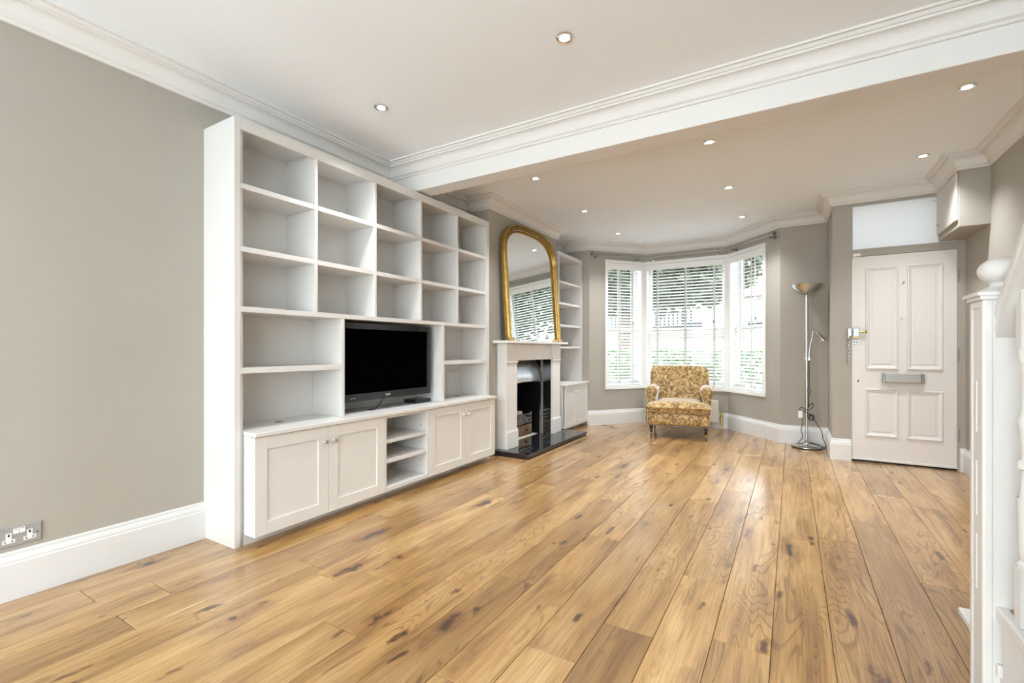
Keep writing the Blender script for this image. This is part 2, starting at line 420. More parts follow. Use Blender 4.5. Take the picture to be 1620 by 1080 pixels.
# walls ---------------------------------------------------------------
wl = MB(); wl.box(XL-0.3, XL, YB-0.2, YBR0, -0.05, ZC+0.02); wl.box(XL-0.3, XL, YBR1, YF+0.25, -0.05, ZC+0.02)
struct(build(wl, 'wall_left', M['wall']))
OY0, OY1, OZ = 4.335, 5.195, 0.975         # fireplace opening
wc = MB()
wc.box(XL-0.3, XBR, YBR0, OY0, -0.05, ZC+0.02); wc.box(XL-0.3, XBR, OY1, YBR1, -0.05, ZC+0.02)
wc.box(XL-0.3, XBR, OY0, OY1, OZ, ZC+0.02); wc.box(XL-0.3, -3.08, OY0, OY1, -0.05, OZ); wc.box(-3.08, XBR, OY0, OY1, -0.05, 0.0)
struct(build(wc, 'wall_chimney', M['wall']))
wr = MB(); wr.box(XR, XR+0.2, YB-0.2, YD+0.3, -0.05, ZC+0.02)
struct(build(wr, 'wall_right', M['wall']))
# door wall with opening
DX0, DX1 = 0.502, 1.286
wd = MB(); T = 0.30
wd.box(XP, DX0, YD, YF+0.02, -0.05, ZC+0.02); wd.box(DX1, XR+0.1, YD, YD+T, -0.05, ZC+0.02)
wd.box(DX0, DX1, YD, YD+T, 2.512, ZC+0.02)
struct(build(wd, 'wall_door', M['wall']))
# front wall + bay
wf = MB(); wf.box(XL-0.3, BA[0], YF, YF+0.25, -0.05, ZC+0.02); wf.box(BD[0], XP+0.15, YF, YF+0.25, -0.05, ZC+0.02)
struct(build(wf, 'wall_front', M['wall']))
def seginfo(a, b):
    d = Vector((b[0]-a[0], b[1]-a[1], 0)); L = d.length; d.normalize(); n = Vector((-d.y, d.x, 0)); return d, n, L
ZS, ZH = 0.53, 2.41        # window frame bottom / top
def wpoly(a, b, t0, t1, z0, z1, mb, th=0.22):
    d, n, L = seginfo(a, b); A = Vector((a[0],a[1],0)); p = A+d*t0; q = A+d*t1; r = q+n*th; s = p+n*th
    mb.prism([(p.x,p.y),(q.x,q.y),(r.x,r.y),(s.x,s.y)], z0, z1)
wb = MB()
LW, CW = 0.26, 1.168
RWL = seginfo(BC, BD)[2]; LWL = seginfo(BA, BB)[2]; RW = 0.735
for (a, b, t0, t1) in ((BA,BB,LW,LWL),(BB,BC,0,CW),(BC,BD,0,RW)):
    wpoly(a, b, t0, t1, -0.05, ZS, wb); wpoly(a, b, t0, t1, ZH, ZC+0.02, wb)
wpoly(BA, BB, 0, LW, -0.05, ZC+0.02, wb); wpoly(BC, BD, RW, RWL, -0.05, ZC+0.02, wb)
struct(build(wb, 'wall_bay', M['wall']))
# rear wall behind the camera; unseen garden doors added and widened for daylight
GX0, GX1, GZ = -2.88, 1.28, 2.50
wk = MB(); wk.box(XL-0.3, GX0, YB-0.2, YB, -0.05, ZC+0.02); wk.box(GX1, XR+0.2, YB-0.2, YB, -0.05, ZC+0.02); wk.box(GX0, GX1, YB-0.2, YB, GZ, ZC+0.02)
struct(build(wk, 'wall_back', M['wall']))
w4 = sroot('window_4', (-0.8, YB, 0), label='unseen wide garden doors added in the rear wall for daylight')
n_ = 4; ww = (GX1-GX0)/n_
for i in range(n_):
    x0 = GX0+ww*i; x1 = x0+ww; f = MB()
    f.box(x0,x0+0.05,YB-0.14,YB-0.09,0,GZ); f.box(x1-0.05,x1,YB-0.14,YB-0.09,0,GZ); f.box(x0+0.05,x1-0.05,YB-0.14,YB-0.09,0,0.1); f.box(x0+0.05,x1-0.05,YB-0.14,YB-0.09,GZ-0.07,GZ)
    build(f, 'door_frame', M['winframe'], w4)
    g = MB(); g.box(x0+0.05,x1-0.05,YB-0.118,YB-0.112,0.1,GZ-0.07); build(g, 'pane', M['glass'], w4)
portal(((GX0+GX1)/2, YB-0.16, GZ/2), (0,-1,0), GX1-GX0, GZ)

# sweeps: cornice and skirting ------------------------------------------
def sweep(path, prof, name, m, label, zf):
    P = [Vector((x,y,0)) for x,y in path]; n = len(P); mit = []
    for i in range(n):
        ns = []
        if i > 0: d = (P[i]-P[i-1]).normalized(); ns.append(Vector((d.y,-d.x,0)))
        if i < n-1: d = (P[i+1]-P[i]).normalized(); ns.append(Vector((d.y,-d.x,0)))
        if len(ns) == 1: mit.append(ns[0])
        else:
            b = (ns[0]+ns[1]); mit.append(b / max(0.2, 1+ns[0].dot(ns[1])))
    mb = MB(); k = len(prof); vs = []; fs = []
    for i in range(n):
        for (o, h) in prof: q = P[i]+mit[i]*o; vs.append((q.x, q.y, zf(h)))
    for i in range(n-1):
        for j in range(k): fs.append((i*k+j, i*k+(j+1)%k, (i+1)*k+(j+1)%k, (i+1)*k+j))
    fs.append(tuple(range(k))); fs.append(tuple(range((n-1)*k, n*k)[::-1]))
    mb.add(vs, fs)
    return struct(build(mb, name, m), label)
cov = [(0.030+0.045*(1-math.cos(a)), 0.096-0.058*math.sin(a)) for a in [R(q) for q in (0,15,30,45,60,75,90)]]
cprof = [(-0.01,0.122),(0.012,0.122),(0.016,0.116),(0.016,0.108),(0.024,0.104),(0.030,0.100)] + cov + [(0.083,0.038),(0.083,0.026),(0.092,0.026),(0.098,0.020),(0.104,0.012),(0.120,0.012),(0.120,-0.005),(-0.01,-0.005)]
zc = lambda h: ZC - h
sweep([(XL,YB),(XL,2.887),(XR,2.887)], cprof, 'trim_2', M['cornice'], 'white moulded cornice of the rear room and beam', zc)
sweep([(XL,3.052),(XL,YBR0),(XBR,YBR0),(XBR,YBR1),(XL,YBR1),(XL,YF),BA,BB,BC,BD,(XP,YF),(XP,YD),(1.146,YD),(1.146,5.04),(XR,5.04),(XR,3.052)],
      cprof, 'trim_3', M['cornice'], 'white moulded cornice around the front room and bay', zc)
bprof = [(-0.01,0),(0.022,0),(0.022,0.158),(0.0185,0.163),(0.0185,0.172),(0.015,0.182),(0.009,0.192),(0.009,0.203),(0.005,0.21),(-0.01,0.21)]
zb = lambda h: h
sweep([(XL,YB),(XL,1.411)], bprof, 'baseboard_left', M['base'], 'tall white skirting board on the left wall', zb)
sweep([(-2.53,YF),BA,BB,BC,BD,(XP,YF),(XP,YD),(DX0-0.002,YD)], bprof, 'baseboard_front', M['base'], 'tall white skirting board around the bay and pier', zb)
sweep([(DX1+0.005,YD),(XR,YD),(XR,2.3)], bprof, 'baseboard_right', M['base'], 'tall white skirting board on the right wall', zb)

# ================================================================== BAY WINDOWS
def bay_window(idx, a, b, t0, t1, lo_post, hi_post, label):
    d, n, L = seginfo(a, b); rz = math.atan2(d.y, d.x)
    root = sroot('window_%d' % idx, (a[0], a[1], ZS), rz, label)
    H = ZH-ZS
    # local x along the wall, y outward, z up from the sill
    fr = MB(); aw = 0.042
    if not lo_post: fr.box(t0, t0+aw, -0.018, 0.14, 0, H)
    else: fr.box(t0-0.005, t0+0.048, -0.004, 0.16, 0, H)
    if not hi_post: fr.box(t1-aw, t1, -0.018, 0.14, 0, H)
    else: fr.box(t1-0.048, t1+0.005, -0.004, 0.16, 0, H)
    fr.box(t0+(aw if not lo_post else -0.01), t1-(aw if not hi_post else -0.01), -0.017, 0.14, H-0.045, H)
    build(fr, 'frame', M['winframe'], root, bevel=0.002)
    si = MB(); si.box(t0+(0 if not lo_post else -0.012), t1+(0 if not hi_post else 0.012), -0.026, 0.15, -0.02, 0.03)
    build(si, 'window_sill', M['winframe'], root, bevel=0.003)
    i0, i1 = t0+0.046, t1-0.046; zm = 1.40-ZS
    for (z0, z1, y0) in ((0.03, zm+0.02, 0.085), (zm-0.02, H-0.045, 0.125)):
        s = MB(); y1 = y0+0.035
        s.box(i0, i0+0.045, y0, y1, z0, z1); s.box(i1-0.045, i1, y0, y1, z0, z1)
        s.box(i0+0.045, i1-0.045, y0, y1, z0, z0+(0.07 if z0 < 0.1 else 0.04)); s.box(i0+0.045, i1-0.045, y0, y1, z1-0.04, z1)
        so = build(s, 'sash', M['winframe'], root)
        g = MB(); g.box(i0+0.04, i1-0.04, y0+0.014, y0+0.018, z0+0.03, z1-0.03)
        build(g, 'pane', M['glass'], root)
    c = Vector((a[0],a[1],0)) + d*((t0+t1)/2) + n*0.22
    portal((c.x, c.y, (ZS+ZH)/2), n, t1-t0-0.05, H)
    return root
bay_window(1, BA, BB, LW, LWL, False, True, 'narrow left sash window of the bay')
bay_window(2, BB, BC, 0, CW, True, True, 'wide centre sash window of the bay')
bay_window(3, BC, BD, 0, RW, True, False, 'narrow right sash window of the bay')

def blind(a, b, t0, t1, tapes, label):
    d, n, L = seginfo(a, b); rz = math.atan2(d.y, d.x)
    root = thing('venetian_blind', (a[0], a[1], ZS+0.03), label, 'blind', 'white venetian blinds in the bay', rz)
    H = ZH-ZS-0.03
    va = MB(); va.box(t0, t1, -0.008, 0.004, H-0.135, H-0.048); va.box(t0, t0+0.012, 0.004, 0.05, H-0.135, H-0.048); va.box(t1-0.012, t1, 0.004, 0.05, H-0.135, H-0.048)
    build(va, 'valance', M['slat'], root, bevel=0.002)
    hr = MB(); hr.box(t0+0.013, t1-0.013, 0.008, 0.055, H-0.10, H-0.05); build(hr, 'headrail', M['slat'], root)
    me = None; pitch = 0.0445; z = H-0.165; tilt = R(24)
    while z > 0.055:
        if me is None:
            mb = MB(); hw = 0.025; prof = [(-hw,-0.0015),(0,0.0008),(hw,-0.0015),(hw,0.0013),(0,0.0036),(-hw,0.0013)]
            pts = [(y*math.cos(tilt)-zz*math.sin(tilt), y*math.sin(tilt)+zz*math.cos(tilt)) for y, zz in prof]
            mb.extrude([(t0+0.008, y, zz) for y, zz in pts], (t1-t0-0.016, 0, 0))
            o = build(mb, 'slat', M['slat'], root); me = o.data; x0 = o.location.x; dz = o.location.z; dy = o.location.y
            o.location = (x0, 0.032+dy, z+dz)
        else:
            o = bpy.data.objects.new('slat', me); link(o, root); o.location = (x0, 0.032+dy, z+dz)
        z -= pitch
    br = MB(); br.box(t0+0.006, t1-0.006, 0.008, 0.058, 0.005, 0.028); build(br, 'bottom_rail', M['slat'], root, bevel=0.004)
    for tx in tapes:
        tp = MB(); tp.box(tx-0.011, tx+0.011, 0.0055, 0.0068, 0.02, H-0.09); tp.box(tx-0.011, tx+0.011, 0.0572, 0.0585, 0.02, H-0.09)
        build(tp, 'ladder_tape', M['tape'], root)
    cd = MB(); cx = t1-0.14; cd.tube([(cx, 0.0, H-0.1), (cx+0.002, -0.003, H-0.6), (cx, 0.0, 0.95)], 0.0016, 6)
    co = build(cd, 'pull_cord', M['slat'], root)
    tw = MB(); tw.lathe([(0.003,0.91),(0.008,0.915),(0.007,0.935),(0.003,0.952)], (cx,0,0), 10); build(tw, 'cord_tassel', M['black'], root, smooth=True)
blind(BA, BB, LW+0.044, LWL-0.05, [0.555*LWL, 0.80*LWL], 'white venetian blind in the left angled window of the bay')
blind(BB, BC, 0.05, CW-0.05, [0.20, 0.598, 0.985], 'wide white venetian blind in the centre window behind the armchair')
blind(BC, BD, 0.05, RW-0.044, [0.25, 0.46], 'white venetian blind in the right angled window of the bay')

# curtain pole --------------------------------------------------------------
def off_path(pts, o):
    P = [Vector((x,y,0)) for x,y in pts]; out = []
    for i in range(len(P)):
        ns = []
        if i > 0: d = (P[i]-P[i-1]).normalized(); ns.append(Vector((d.y,-d.x,0)))
        if i < len(P)-1: d = (P[i+1]-P[i]).normalized(); ns.append(Vector((d.y,-d.x,0)))
        m_ = ns[0] if len(ns) == 1 else (ns[0]+ns[1])/(1+ns[0].dot(ns[1]))
        out.append(P[i]+m_*o)
    return out
ZP = 2.462
dL, nL, _ = seginfo(BA, BB); dR, nR, _ = seginfo(BC, BD)
pa = Vector((BA[0],BA[1],0))+dL*0.03; pb = Vector((BD[0],BD[1],0))-dR*0.03
pp = off_path([(pa.x,pa.y), BB, BC, (pb.x,pb.y)], 0.085)
cp = thing('curtain_pole', (-1.34, 6.99, ZP), 'satin metal curtain pole bent around the bay below the cornice', 'curtain pole')
t_ = MB(); t_.tube([(p.x,p.y,ZP) for p in pp], 0.0125, 12); build(t_, 'pole', M['polemetal'], cp, smooth=True)
for (p, d) in ((pp[0], -dL), (pp[3], dR)):
    f = MB(); f.lathe([(0.013,0),(0.028,0.004),(0.030,0.02),(0.026,0.038),(0.012,0.044)], (0,0,0), 16)
    f.xform(Matrix.Translation((p.x,p.y,ZP)) @ d.to_track_quat('Z','Y').to_matrix().to_4x4()); build(f, 'finial', M['polemetal'], cp, smooth=True)
def bracket(p, n):
    f = MB(); q = p + n*0.083; f.tube([(p.x,p.y,ZP-0.004),(p.x,p.y,ZP-0.03),(q.x,q.y,ZP-0.03)], 0.007, 8)
    r = MB(); r.lathe([(0.024,0),(0.024,0.006),(0.014,0.01)], (0,0,0), 14); r.xform(Matrix.Translation((q.x,q.y,ZP-0.03)) @ (-n).to_track_quat('Z','Y').to_matrix().to_4x4())
    f.add(r.v, r.f)
    rg = MB(); rg.tube([(p.x+d_.x*0.0, p.y, ZP) for d_ in (Vector((0,0,0)),)]+[(p.x,p.y,ZP-0.001)], 0.018, 12); f.add(rg.v, rg.f)
    build(f, 'bracket', M['polemetal'], cp, smooth=True)
nC = Vector((0,1,0))
bracket(pp[0]+dL*0.06, nL); bracket(pp[1]-dL*0.10, nL); bracket(pp[1]+Vector((0.10,0,0)), nC); bracket((pp[1]+pp[2])/2, nC); bracket(pp[2]-Vector((0.10,0,0)), nC); bracket(pp[2]+dR*0.14, nR); bracket(pp[3]-dR*0.05, nR)

# radiator --------------------------------------------------------------------
rd = thing('radiator', (-1.36, 7.0, 0.08), 'low cream panel radiator under the centre window behind the armchair', 'radiator')
f = MB(); f.box(-1.84,-0.875,6.965,6.985,0.085,0.38); build(f, 'front_panel', M['rad'], rd, bevel=0.006)
f = MB(); f.box(-1.84,-0.875,7.04,7.055,0.085,0.38); build(f, 'back_panel', M['rad'], rd, bevel=0.004)
f = MB()
for i in range(24):
    x = -1.82+i*0.0405; f.box(x, x+0.018, 6.959, 6.966, 0.12, 0.345)
build(f, 'ribs', M['rad'], rd, bevel=0.003)
f = MB(); f.box(-1.842,-0.873,6.966,7.054,0.378,0.388); build(f, 'top_grille', M['rad'], rd)
for sx_ in (-1.85, -0.865):
    f = MB(); f.lathe([(0.013,0.02),(0.013,0.13),(0.02,0.132),(0.02,0.16),(0.014,0.165),(0.022,0.17),(0.022,0.21),(0.012,0.215)], (sx_+(-0.03 if sx_<-1 else 0.03),7.01,0), 12)
    f.tube([(sx_+(-0.03 if sx_<-1 else 0.03),7.01,0.15),(sx_,7.01,0.15)], 0.011, 8)
    build(f, 'valve', M['brass'], rd, smooth=True)
    f = MB(); f.tube([(sx_+(-0.03 if sx_<-1 else 0.03),7.01,0.001),(sx_+(-0.03 if sx_<-1 else 0.03),7.01,0.05)], 0.009, 8); build(f, 'pipe', M['rad'], rd, smooth=True)

# floor grille -----------------------------------------------------------------
fg = thing('floor_vent', (-2.27, 6.42, 0), 'small grey metal vent grille in the floor by the bay', 'vent')
f = MB(); f.box(-2.36,-2.18,6.39,6.45,0.0,0.004); build(f, 'plate', M['nickel'], fg)
f = MB()
for i in range(8): f.box(-2.35+i*0.021,-2.337+i*0.021,6.398,6.442,0.004,0.0055)
build(f, 'slots', M['black'], fg)

# ================================================================== FIREPLACE
hr_ = thing('hearth', (-2.44, 4.8, 0), 'polished black granite hearth slab in front of the fireplace', 'hearth')
f = MB(); f.box(-2.66,-2.231,4.03,4.306,0.03,0.055); build(f, 'slab', M['granite'], hr_, bevel=0.003)
f = MB(); f.box(-2.66,-2.231,4.308,5.58,0.03,0.055); build(f, 'slab', M['granite'], hr_, bevel=0.003)
f = MB(); f.box(-2.66,-2.243,4.042,5.565,0.0,0.03); build(f, 'plinth', M['granite'], hr_)
f = MB(); f.box(-3.08,-2.66,OY0+0.001,OY1-0.001,0.001,0.05); build(f, 'back_hearth', M['granite'], hr_)
f = MB(); f.box(-2.231,-2.216,4.015,5.585,0.0,0.006); f.box(-2.6,-2.231,4.015,4.03,0.0,0.006); build(f, 'edge_strip', M['wood_edge'], hr_)

XS = -2.535
fp = thing('fireplace_surround', (-2.59, 4.765, 0.055), 'pale limestone fireplace surround with plain mantel shelf', 'fireplace')
for (y0, y1) in ((4.11, 4.335), (5.195, 5.42)):
    f = MB(); f.box(XBR, XS-0.012, y0, y1, 0.055, 1.158); build(f, 'pilaster', M['stone'], fp, bevel=0.002)
    f = MB(); f.box(XS-0.012, XS, y0+0.004, y1-0.004, 0.245, 0.955); build(f, 'pilaster_face', M['stone'], fp, bevel=0.002)
    f = MB(); f.box(XS-0.03, XS+0.012, y0-0.006, y1+0.006, 0.055, 0.232); f.add(*(lambda b: (b.v, b.f))(MB().prism([(XS-0.03,y0-0.004),(XS+0.006,y0-0.004),(XS+0.006,y1+0.004),(XS-0.03,y1+0.004)], 0.232, 0.246)))
    build(f, 'plinth_block', M['stone'], fp, bevel=0.003)
    f = MB(); f.box(XS-0.02, XS+0.012, y0-0.004, y1+0.004, 0.955, 0.972); f.box(XS-0.012, XS+0.004, y0, y1, 0.972, 1.158); build(f, 'corner_block', M['stone'], fp, bevel=0.002)
f = MB(); f.box(XBR, XS-0.02, 4.335, 5.195, 0.975, 1.158); build(f, 'lintel', M['stone'], fp, bevel=0.002)
f = MB(); f.box(XBR, -2.465, 4.025, 5.505, 1.16, 1.188); build(f, 'mantel_shelf', M['stone'], fp, bevel=0.003)
for (y0, y1) in ((OY0, OY0+0.012), (OY1-0.012, OY1)):
    f = MB(); f.box(-2.66, XS-0.022, y0, y1, 0.055, 0.975); build(f, 'slip', M['granite'], fp)

fi = thing('fireplace_insert', (-2.8, 4.765, 0.05), 'black firebox with a curved polished steel hood', 'fireplace insert')
f = MB(); f.box(-3.078,-3.06,OY0+0.001,OY1-0.001,0.052,0.974); f.box(-3.06,-2.70,OY0+0.001,OY0+0.02,0.052,0.974); f.box(-3.06,-2.70,OY1-0.02,OY1-0.001,0.052,0.974)
build(f, 'fireback', M['soot'], fi)
# hood: curved plate sloping out towards the room, with an arched lower edge
f = MB(); ny, nz = 24, 8; vs = []; fs = []
for j in range(nz+1):
    for i in range(ny+1):
        y = OY0+0.013 + (OY1-OY0-0.026)*i/ny; u = (i/ny-0.5)*2
        zb_ = 0.70 + 0.025*(1-u*u); z = 0.972 + (zb_-0.972)*j/nz
        x = -2.735 + 0.06*math.sin(PI*0.5*j/nz) 
        vs.append((x, y, z))
for j in range(nz):
    for i in range(ny): a = j*(ny+1)+i; fs.append((a, a+1, a+ny+2, a+ny+1))
f.add(vs, fs); f.add([(x-0.012,y,z) for x,y,z in vs], [q[::-1] for q in fs])
build(f, 'hood', M['steel'], fi, smooth=True, recalc=False)
f = MB(); f.tube([(-2.674, OY0+0.013+(OY1-OY0-0.026)*i/16, 0.70+0.025*(1-((i/16-0.5)*2)**2)) for i in range(17)], 0.012, 8); build(f, 'hood_lip', M['chrome'], fi, smooth=True)
for y in (OY0+0.016, OY1-0.03):
    f = MB(); f.box(-2.70,-2.685,y,y+0.014,0.052,0.71); build(f, 'side_trim', M['steel'], fi)

gr = thing('fire_basket', (-2.82, 4.765, 0.055), 'steel fire basket with bars and copper ash drawer inside the fireplace', 'fire basket')
GY0, GY1, GXF = 4.46, 5.06, -2.765
f = MB(); f.box(GXF-0.01,GXF,GY0,GY1,0.075,0.185); build(f, 'ash_drawer', M['copper'], gr, bevel=0.003)
f = MB(); f.lathe([(0.006,0),(0.006,0.012),(0.014,0.018),(0.012,0.03),(0.004,0.034)], (0,0,0), 12, 'X'); f.xform(Matrix.Translation((GXF,4.91,0.13))); build(f, 'drawer_knob', M['walnut'], gr, smooth=True)
for z in (0.20, 0.245, 0.295):
    f = MB(); f.box(GXF-0.008,GXF+0.006,GY0,GY1,z,z+0.026); build(f, 'bar', M['steel'], gr, bevel=0.003)
for y in (GY0-0.018, GY1):
    f = MB(); f.box(GXF-0.02,GXF+0.008,y,y+0.018,0.05,0.335); f.box(GXF-0.22,GXF-0.02,y,y+0.01,0.06,0.32); build(f, 'side_panel', M['steel'], gr, bevel=0.002)
f = MB(); f.box(GXF-0.2,GXF-0.01,GY0,GY1,0.19,0.20); build(f, 'grate_bed', M['soot'], gr)
f = MB(); f.box(GXF-0.06,GXF+0.05,GY0-0.02,GY1+0.08,0.05,0.056); build(f, 'base_strip', M['pebble'], gr)
for i, (y, x, z, r) in enumerate(((4.80,-2.80,0.245,0.045),(4.90,-2.81,0.25,0.05),(4.99,-2.80,0.245,0.04),(4.85,-2.83,0.32,0.048),(4.93,-2.85,0.315,0.045),(4.68,-2.81,0.25,0.05),(4.56,-2.81,0.25,0.05))):
    f = MB(); f.sphere((x,y,z), r*0.8, r, r*0.75, 10, 7)
    f.v = [tuple(Vector(p)+Vector((random.uniform(-1,1),random.uniform(-1,1),random.uniform(-1,1)))*0.006) for p in f.v]
    tag(build(f, 'fire_pebble', M['pebble'] if i % 2 else M['stone'], smooth=True), 'cream ceramic pebble lying in the fire basket', 'pebble', 'pebbles in the fire basket')

# ================================================================== OVERMANTEL MIRROR
YM, HWM = 4.748, 0.628
mz0 = 1.188
ang = math.atan2(0.088, 1.30)
mi = thing('overmantel_mirror', (-2.542, YM, mz0), 'arched gilt overmantel mirror leaning on the mantel shelf', 'mirror', None, 0.0)
mi.rotation_euler = (0, -ang, 0)          # top leans back to the wall
HM, HS = 1.305, 0.93
def outline(off, n=64):
    hw = HWM-off; top = HM-off; pts = []
    hs = HS
    pts.append((-hw, 0.0))
    for q in range(1, 9): pts.append((-hw, hs*q/8))
    for q in range(1, n):
        a = PI*(1-q/n); c_, s_ = math.cos(a), math.sin(a)
        pts.append((hw*math.copysign(abs(c_)**0.62, c_), hs+(top-hs)*abs(s_)**0.86))
    for q in range(8, 0, -1): pts.append((hw, hs*q/8))
    pts.append((hw, 0.0))
    return pts
prof = [(0.0,-0.012),(0.0,0.022),(0.004,0.038),(0.011,0.046),(0.019,0.046),(0.025,0.036),(0.028,0.022),(0.031,0.034),(0.037,0.043),(0.044,0.042),(0.049,0.030),(0.052,0.016),(0.055,0.028),(0.061,0.034),(0.067,0.031),(0.072,0.016),(0.088,0.009),(0.092,0.004)]
rings = [outline(o) for o, h in prof]; f = MB(); vs = []; fs = []; np_ = len(rings[0])
for (o, h), rg in zip(prof, rings): vs += [(h, y, z) for y, z in rg]
for j in range(len(prof)-1):
    for i in range(np_-1): a = j*np_+i; fs.append((a, a+1, a+np_+1, a+np_))
f.add(vs, fs); build(f, 'frame', M['gold'], mi, smooth=True)
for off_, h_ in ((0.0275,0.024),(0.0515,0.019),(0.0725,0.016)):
    gv = MB(); gv.tube([(h_, y, z) for y, z in outline(off_)], 0.0036, 6); build(gv, 'groove_shade_tube', M['golddark'], mi, smooth=True)  # dark tubes colour in the shade and patina of the frame grooves
bd = MB(); rg = outline(0.081, 90); acc = 0; last = None
for i in range(len(rg)-1):
    a, b = Vector(rg[i]), Vector(rg[i+1]); L = (b-a).length; k_ = max(1, int(L/0.017))
    for q in range(k_):
        p = a+(b-a)*q/k_; bd.sphere((0.016, p.x, p.y), 0.0065, n=6, m=4)
ob = build(bd, 'bead_row', M['gold'], mi, smooth=True); ob['kind'] = 'stuff'
rg = outline(0.088); f = MB(); f.extrude([(0.002, y, z) for y, z in rg], (0.004, 0, 0)); build(f, 'mirror_glass', M['mirror'], mi)
rg = outline(0.003); f = MB(); f.extrude([(-0.012, y, z) for y, z in rg], (0.012, 0, 0)); build(f, 'backing', M['walnut'], mi)
for y in (-HWM, HWM-0.095):
    f = MB(); f.box(-0.012, 0.052, y-0.008, y+0.103, 0.0, 0.032); build(f, 'foot_block', M['gold'], mi, bevel=0.006, seg=2)

# ================================================================== BUILT-IN UNITS
XB = -2.627; XBK = XL+0.012
bk = thing('built_in_bookcase', (-2.79, 2.67, 0), 'large white built-in bookcase of open cubes along the left wall', 'bookcase')
f = MB(); f.box(XL, XB, 1.411, 1.446, 0, 2.385); build(f, 'side_panel', M['unit'], bk, bevel=0.0015)
f = MB(); f.box(XB-0.012, XB-0.004, 1.446, 1.452, 0, 2.325); f.box(XB-0.03, XB-0.012, 1.446, 1.465, 0, 2.325); build(f, 'stile_bead', M['unit'], bk, bevel=0.001)
f = MB(); f.box(XL, XB, 3.87, 3.93, 0, 2.385); build(f, 'side_panel', M['unit'], bk, bevel=0.0015)
f = MB(); f.box(XL, XB-0.002, 1.446, 3.87, 2.358, 2.385); f.box(XB-0.022, XB, 1.446, 3.87, 2.322, 2.385); build(f, 'top_panel', M['unit'], bk, bevel=0.0015)
f = MB(); f.box(XL, XBK, 1.446, 3.87, 0.06, 2.36); build(f, 'back_panel', M['unit'], bk)
divs = [1.929, 2.4275, 2.92, 3.41]
for y in divs:
    f = MB(); f.box(XBK, XB-0.001, y-0.0105, y+0.0105, 1.338, 2.358); build(f, 'divider', M['unit'], bk, bevel=0.001)
for y in (2.138, 3.203):
    f = MB(); f.box(XBK, XB-0.001, y-0.0125 if y < 3 else y-0.018, y+0.0125 if y < 3 else y+0.018, 0.638, 1.308); build(f, 'divider', M['unit'], bk, bevel=0.001)
ys = [1.465-0.019] + divs + [3.87]
for zt in (2.027, 1.675):
    for i in range(5):
        a = ys[i]+(0.0105 if i else 0); b = ys[i+1]-(0.0105 if i < 4 else 0)
        f = MB(); f.box(XBK, XB-0.003, a, b, zt-0.030, zt); build(f, 'shelf', M['unit'], bk, bevel=0.001)
f = MB(); f.box(XBK, XB, 1.446, 3.87, 1.308, 1.338); build(f, 'shelf', M['unit'], bk, bevel=0.001)
for a, b in ((1.446, 2.1255), (3.221, 3.87)):
    f = MB(); f.box(XBK, XB-0.003, a, b, 0.962, 0.994); build(f, 'shelf', M['unit'], bk, bevel=0.001)

wt = thing('worktop', (-2.73, 2.67, 0.614), 'long white worktop under the television in the left bookcase', 'worktop')
f = MB(); f.box(XBK, -2.514, 1.466, 3.868, 0.614, 0.637); f.box(XB+0.001, -2.514, 3.868, 3.893, 0.614, 0.637); build(f, 'top', M['unit'], wt, bevel=0.002)
for (x, y) in ((-2.80,1.78),(-2.80,3.62)):
    f = MB(); f.lathe([(0.03,0.637),(0.03,0.639),(0.022,0.6395)], (x,y,0), 18); g = build(f, 'cable_grommet', M['nickel'], wt)
    f = MB(); f.lathe([(0.02,0.6396),(0.02,0.6400)], (x,y,0), 16); wchild(g); build(f, 'hole', M['black'], g)

def shaker_door(parent, y0, y1, z0, z1, xf, knob_y, knob_z, m=None, fr=0.072):
    f = MB(); xb_ = xf-0.02
    f.box(xb_, xf, y0, y0+fr, z0, z1); f.box(xb_, xf, y1-fr, y1, z0, z1); f.box(xb_, xf, y0+fr, y1-fr, z0, z0+fr); f.box(xb_, xf, y0+fr, y1-fr, z1-fr, z1)
    d = build(f, 'door', m or M['unit2'], parent, bevel=0.0008); wchild(d)
    f = MB(); f.box(xb_+0.003, xf-0.009, y0+fr-0.002, y1-fr+0.002, z0+fr-0.002, z1-fr+0.002); build(f, 'panel', m or M['unit2'], d)
    f = MB(); f.lathe([(0.009,0),(0.006,0.004),(0.005,0.012),(0.011,0.017),(0.014,0.023),(0.012,0.029),(0.004,0.032)], (0,0,0), 16, 'X'); f.xform(Matrix.Translation((xf,knob_y,knob_z)))
    build(f, 'knob', M['chrome'], d, smooth=True)
    return d
XD = -2.53
def carcass(parent, y0, y1, z0, z1, xf, m):
    f = MB(); f.box(XBK, xf, y0, y0+0.018, z0, z1); f.box(XBK, xf, y1-0.018, y1, z0, z1); f.box(XBK, xf, y0+0.018, y1-0.018, z0, z0+0.03); f.box(XBK, xf, y0+0.018, y1-0.018, z1-0.018, z1); f.box(XBK, XBK+0.01, y0+0.018, y1-0.018, z0+0.03, z1-0.018)
    return build(f, 'carcass', m, parent, bevel=0.0008)
def toe(parent, y0, y1, xf=XB-0.005):
    f = MB(); f.box(XBK, xf, y0, y1, 0.0, 0.06); build(f, 'toe_kick', M['unit2'], parent)
c1 = thing('base_cabinet', (-2.73, 1.95, 0), 'white two-door base cabinet at the near end under the bookcase', 'cabinet', 'shaker base cabinets')
carcass(c1, 1.468, 2.425, 0.06, 0.612, XD-0.021, M['unit']); toe(c1, 1.468, 2.425)
shaker_door(c1, 1.470, 1.9445, 0.06, 0.610, XD, 1.915, 0.515); shaker_door(c1, 1.9475, 2.4245, 0.06, 0.610, XD, 1.985, 0.515)
c2 = thing('open_shelf_unit', (-2.73, 2.665, 0), 'white open shelf unit between the two base cabinets below the television', 'shelf unit')
carcass(c2, 2.4265, 2.905, 0.06, 0.612, XD-0.002, M['unit']); toe(c2, 2.4265, 2.905)
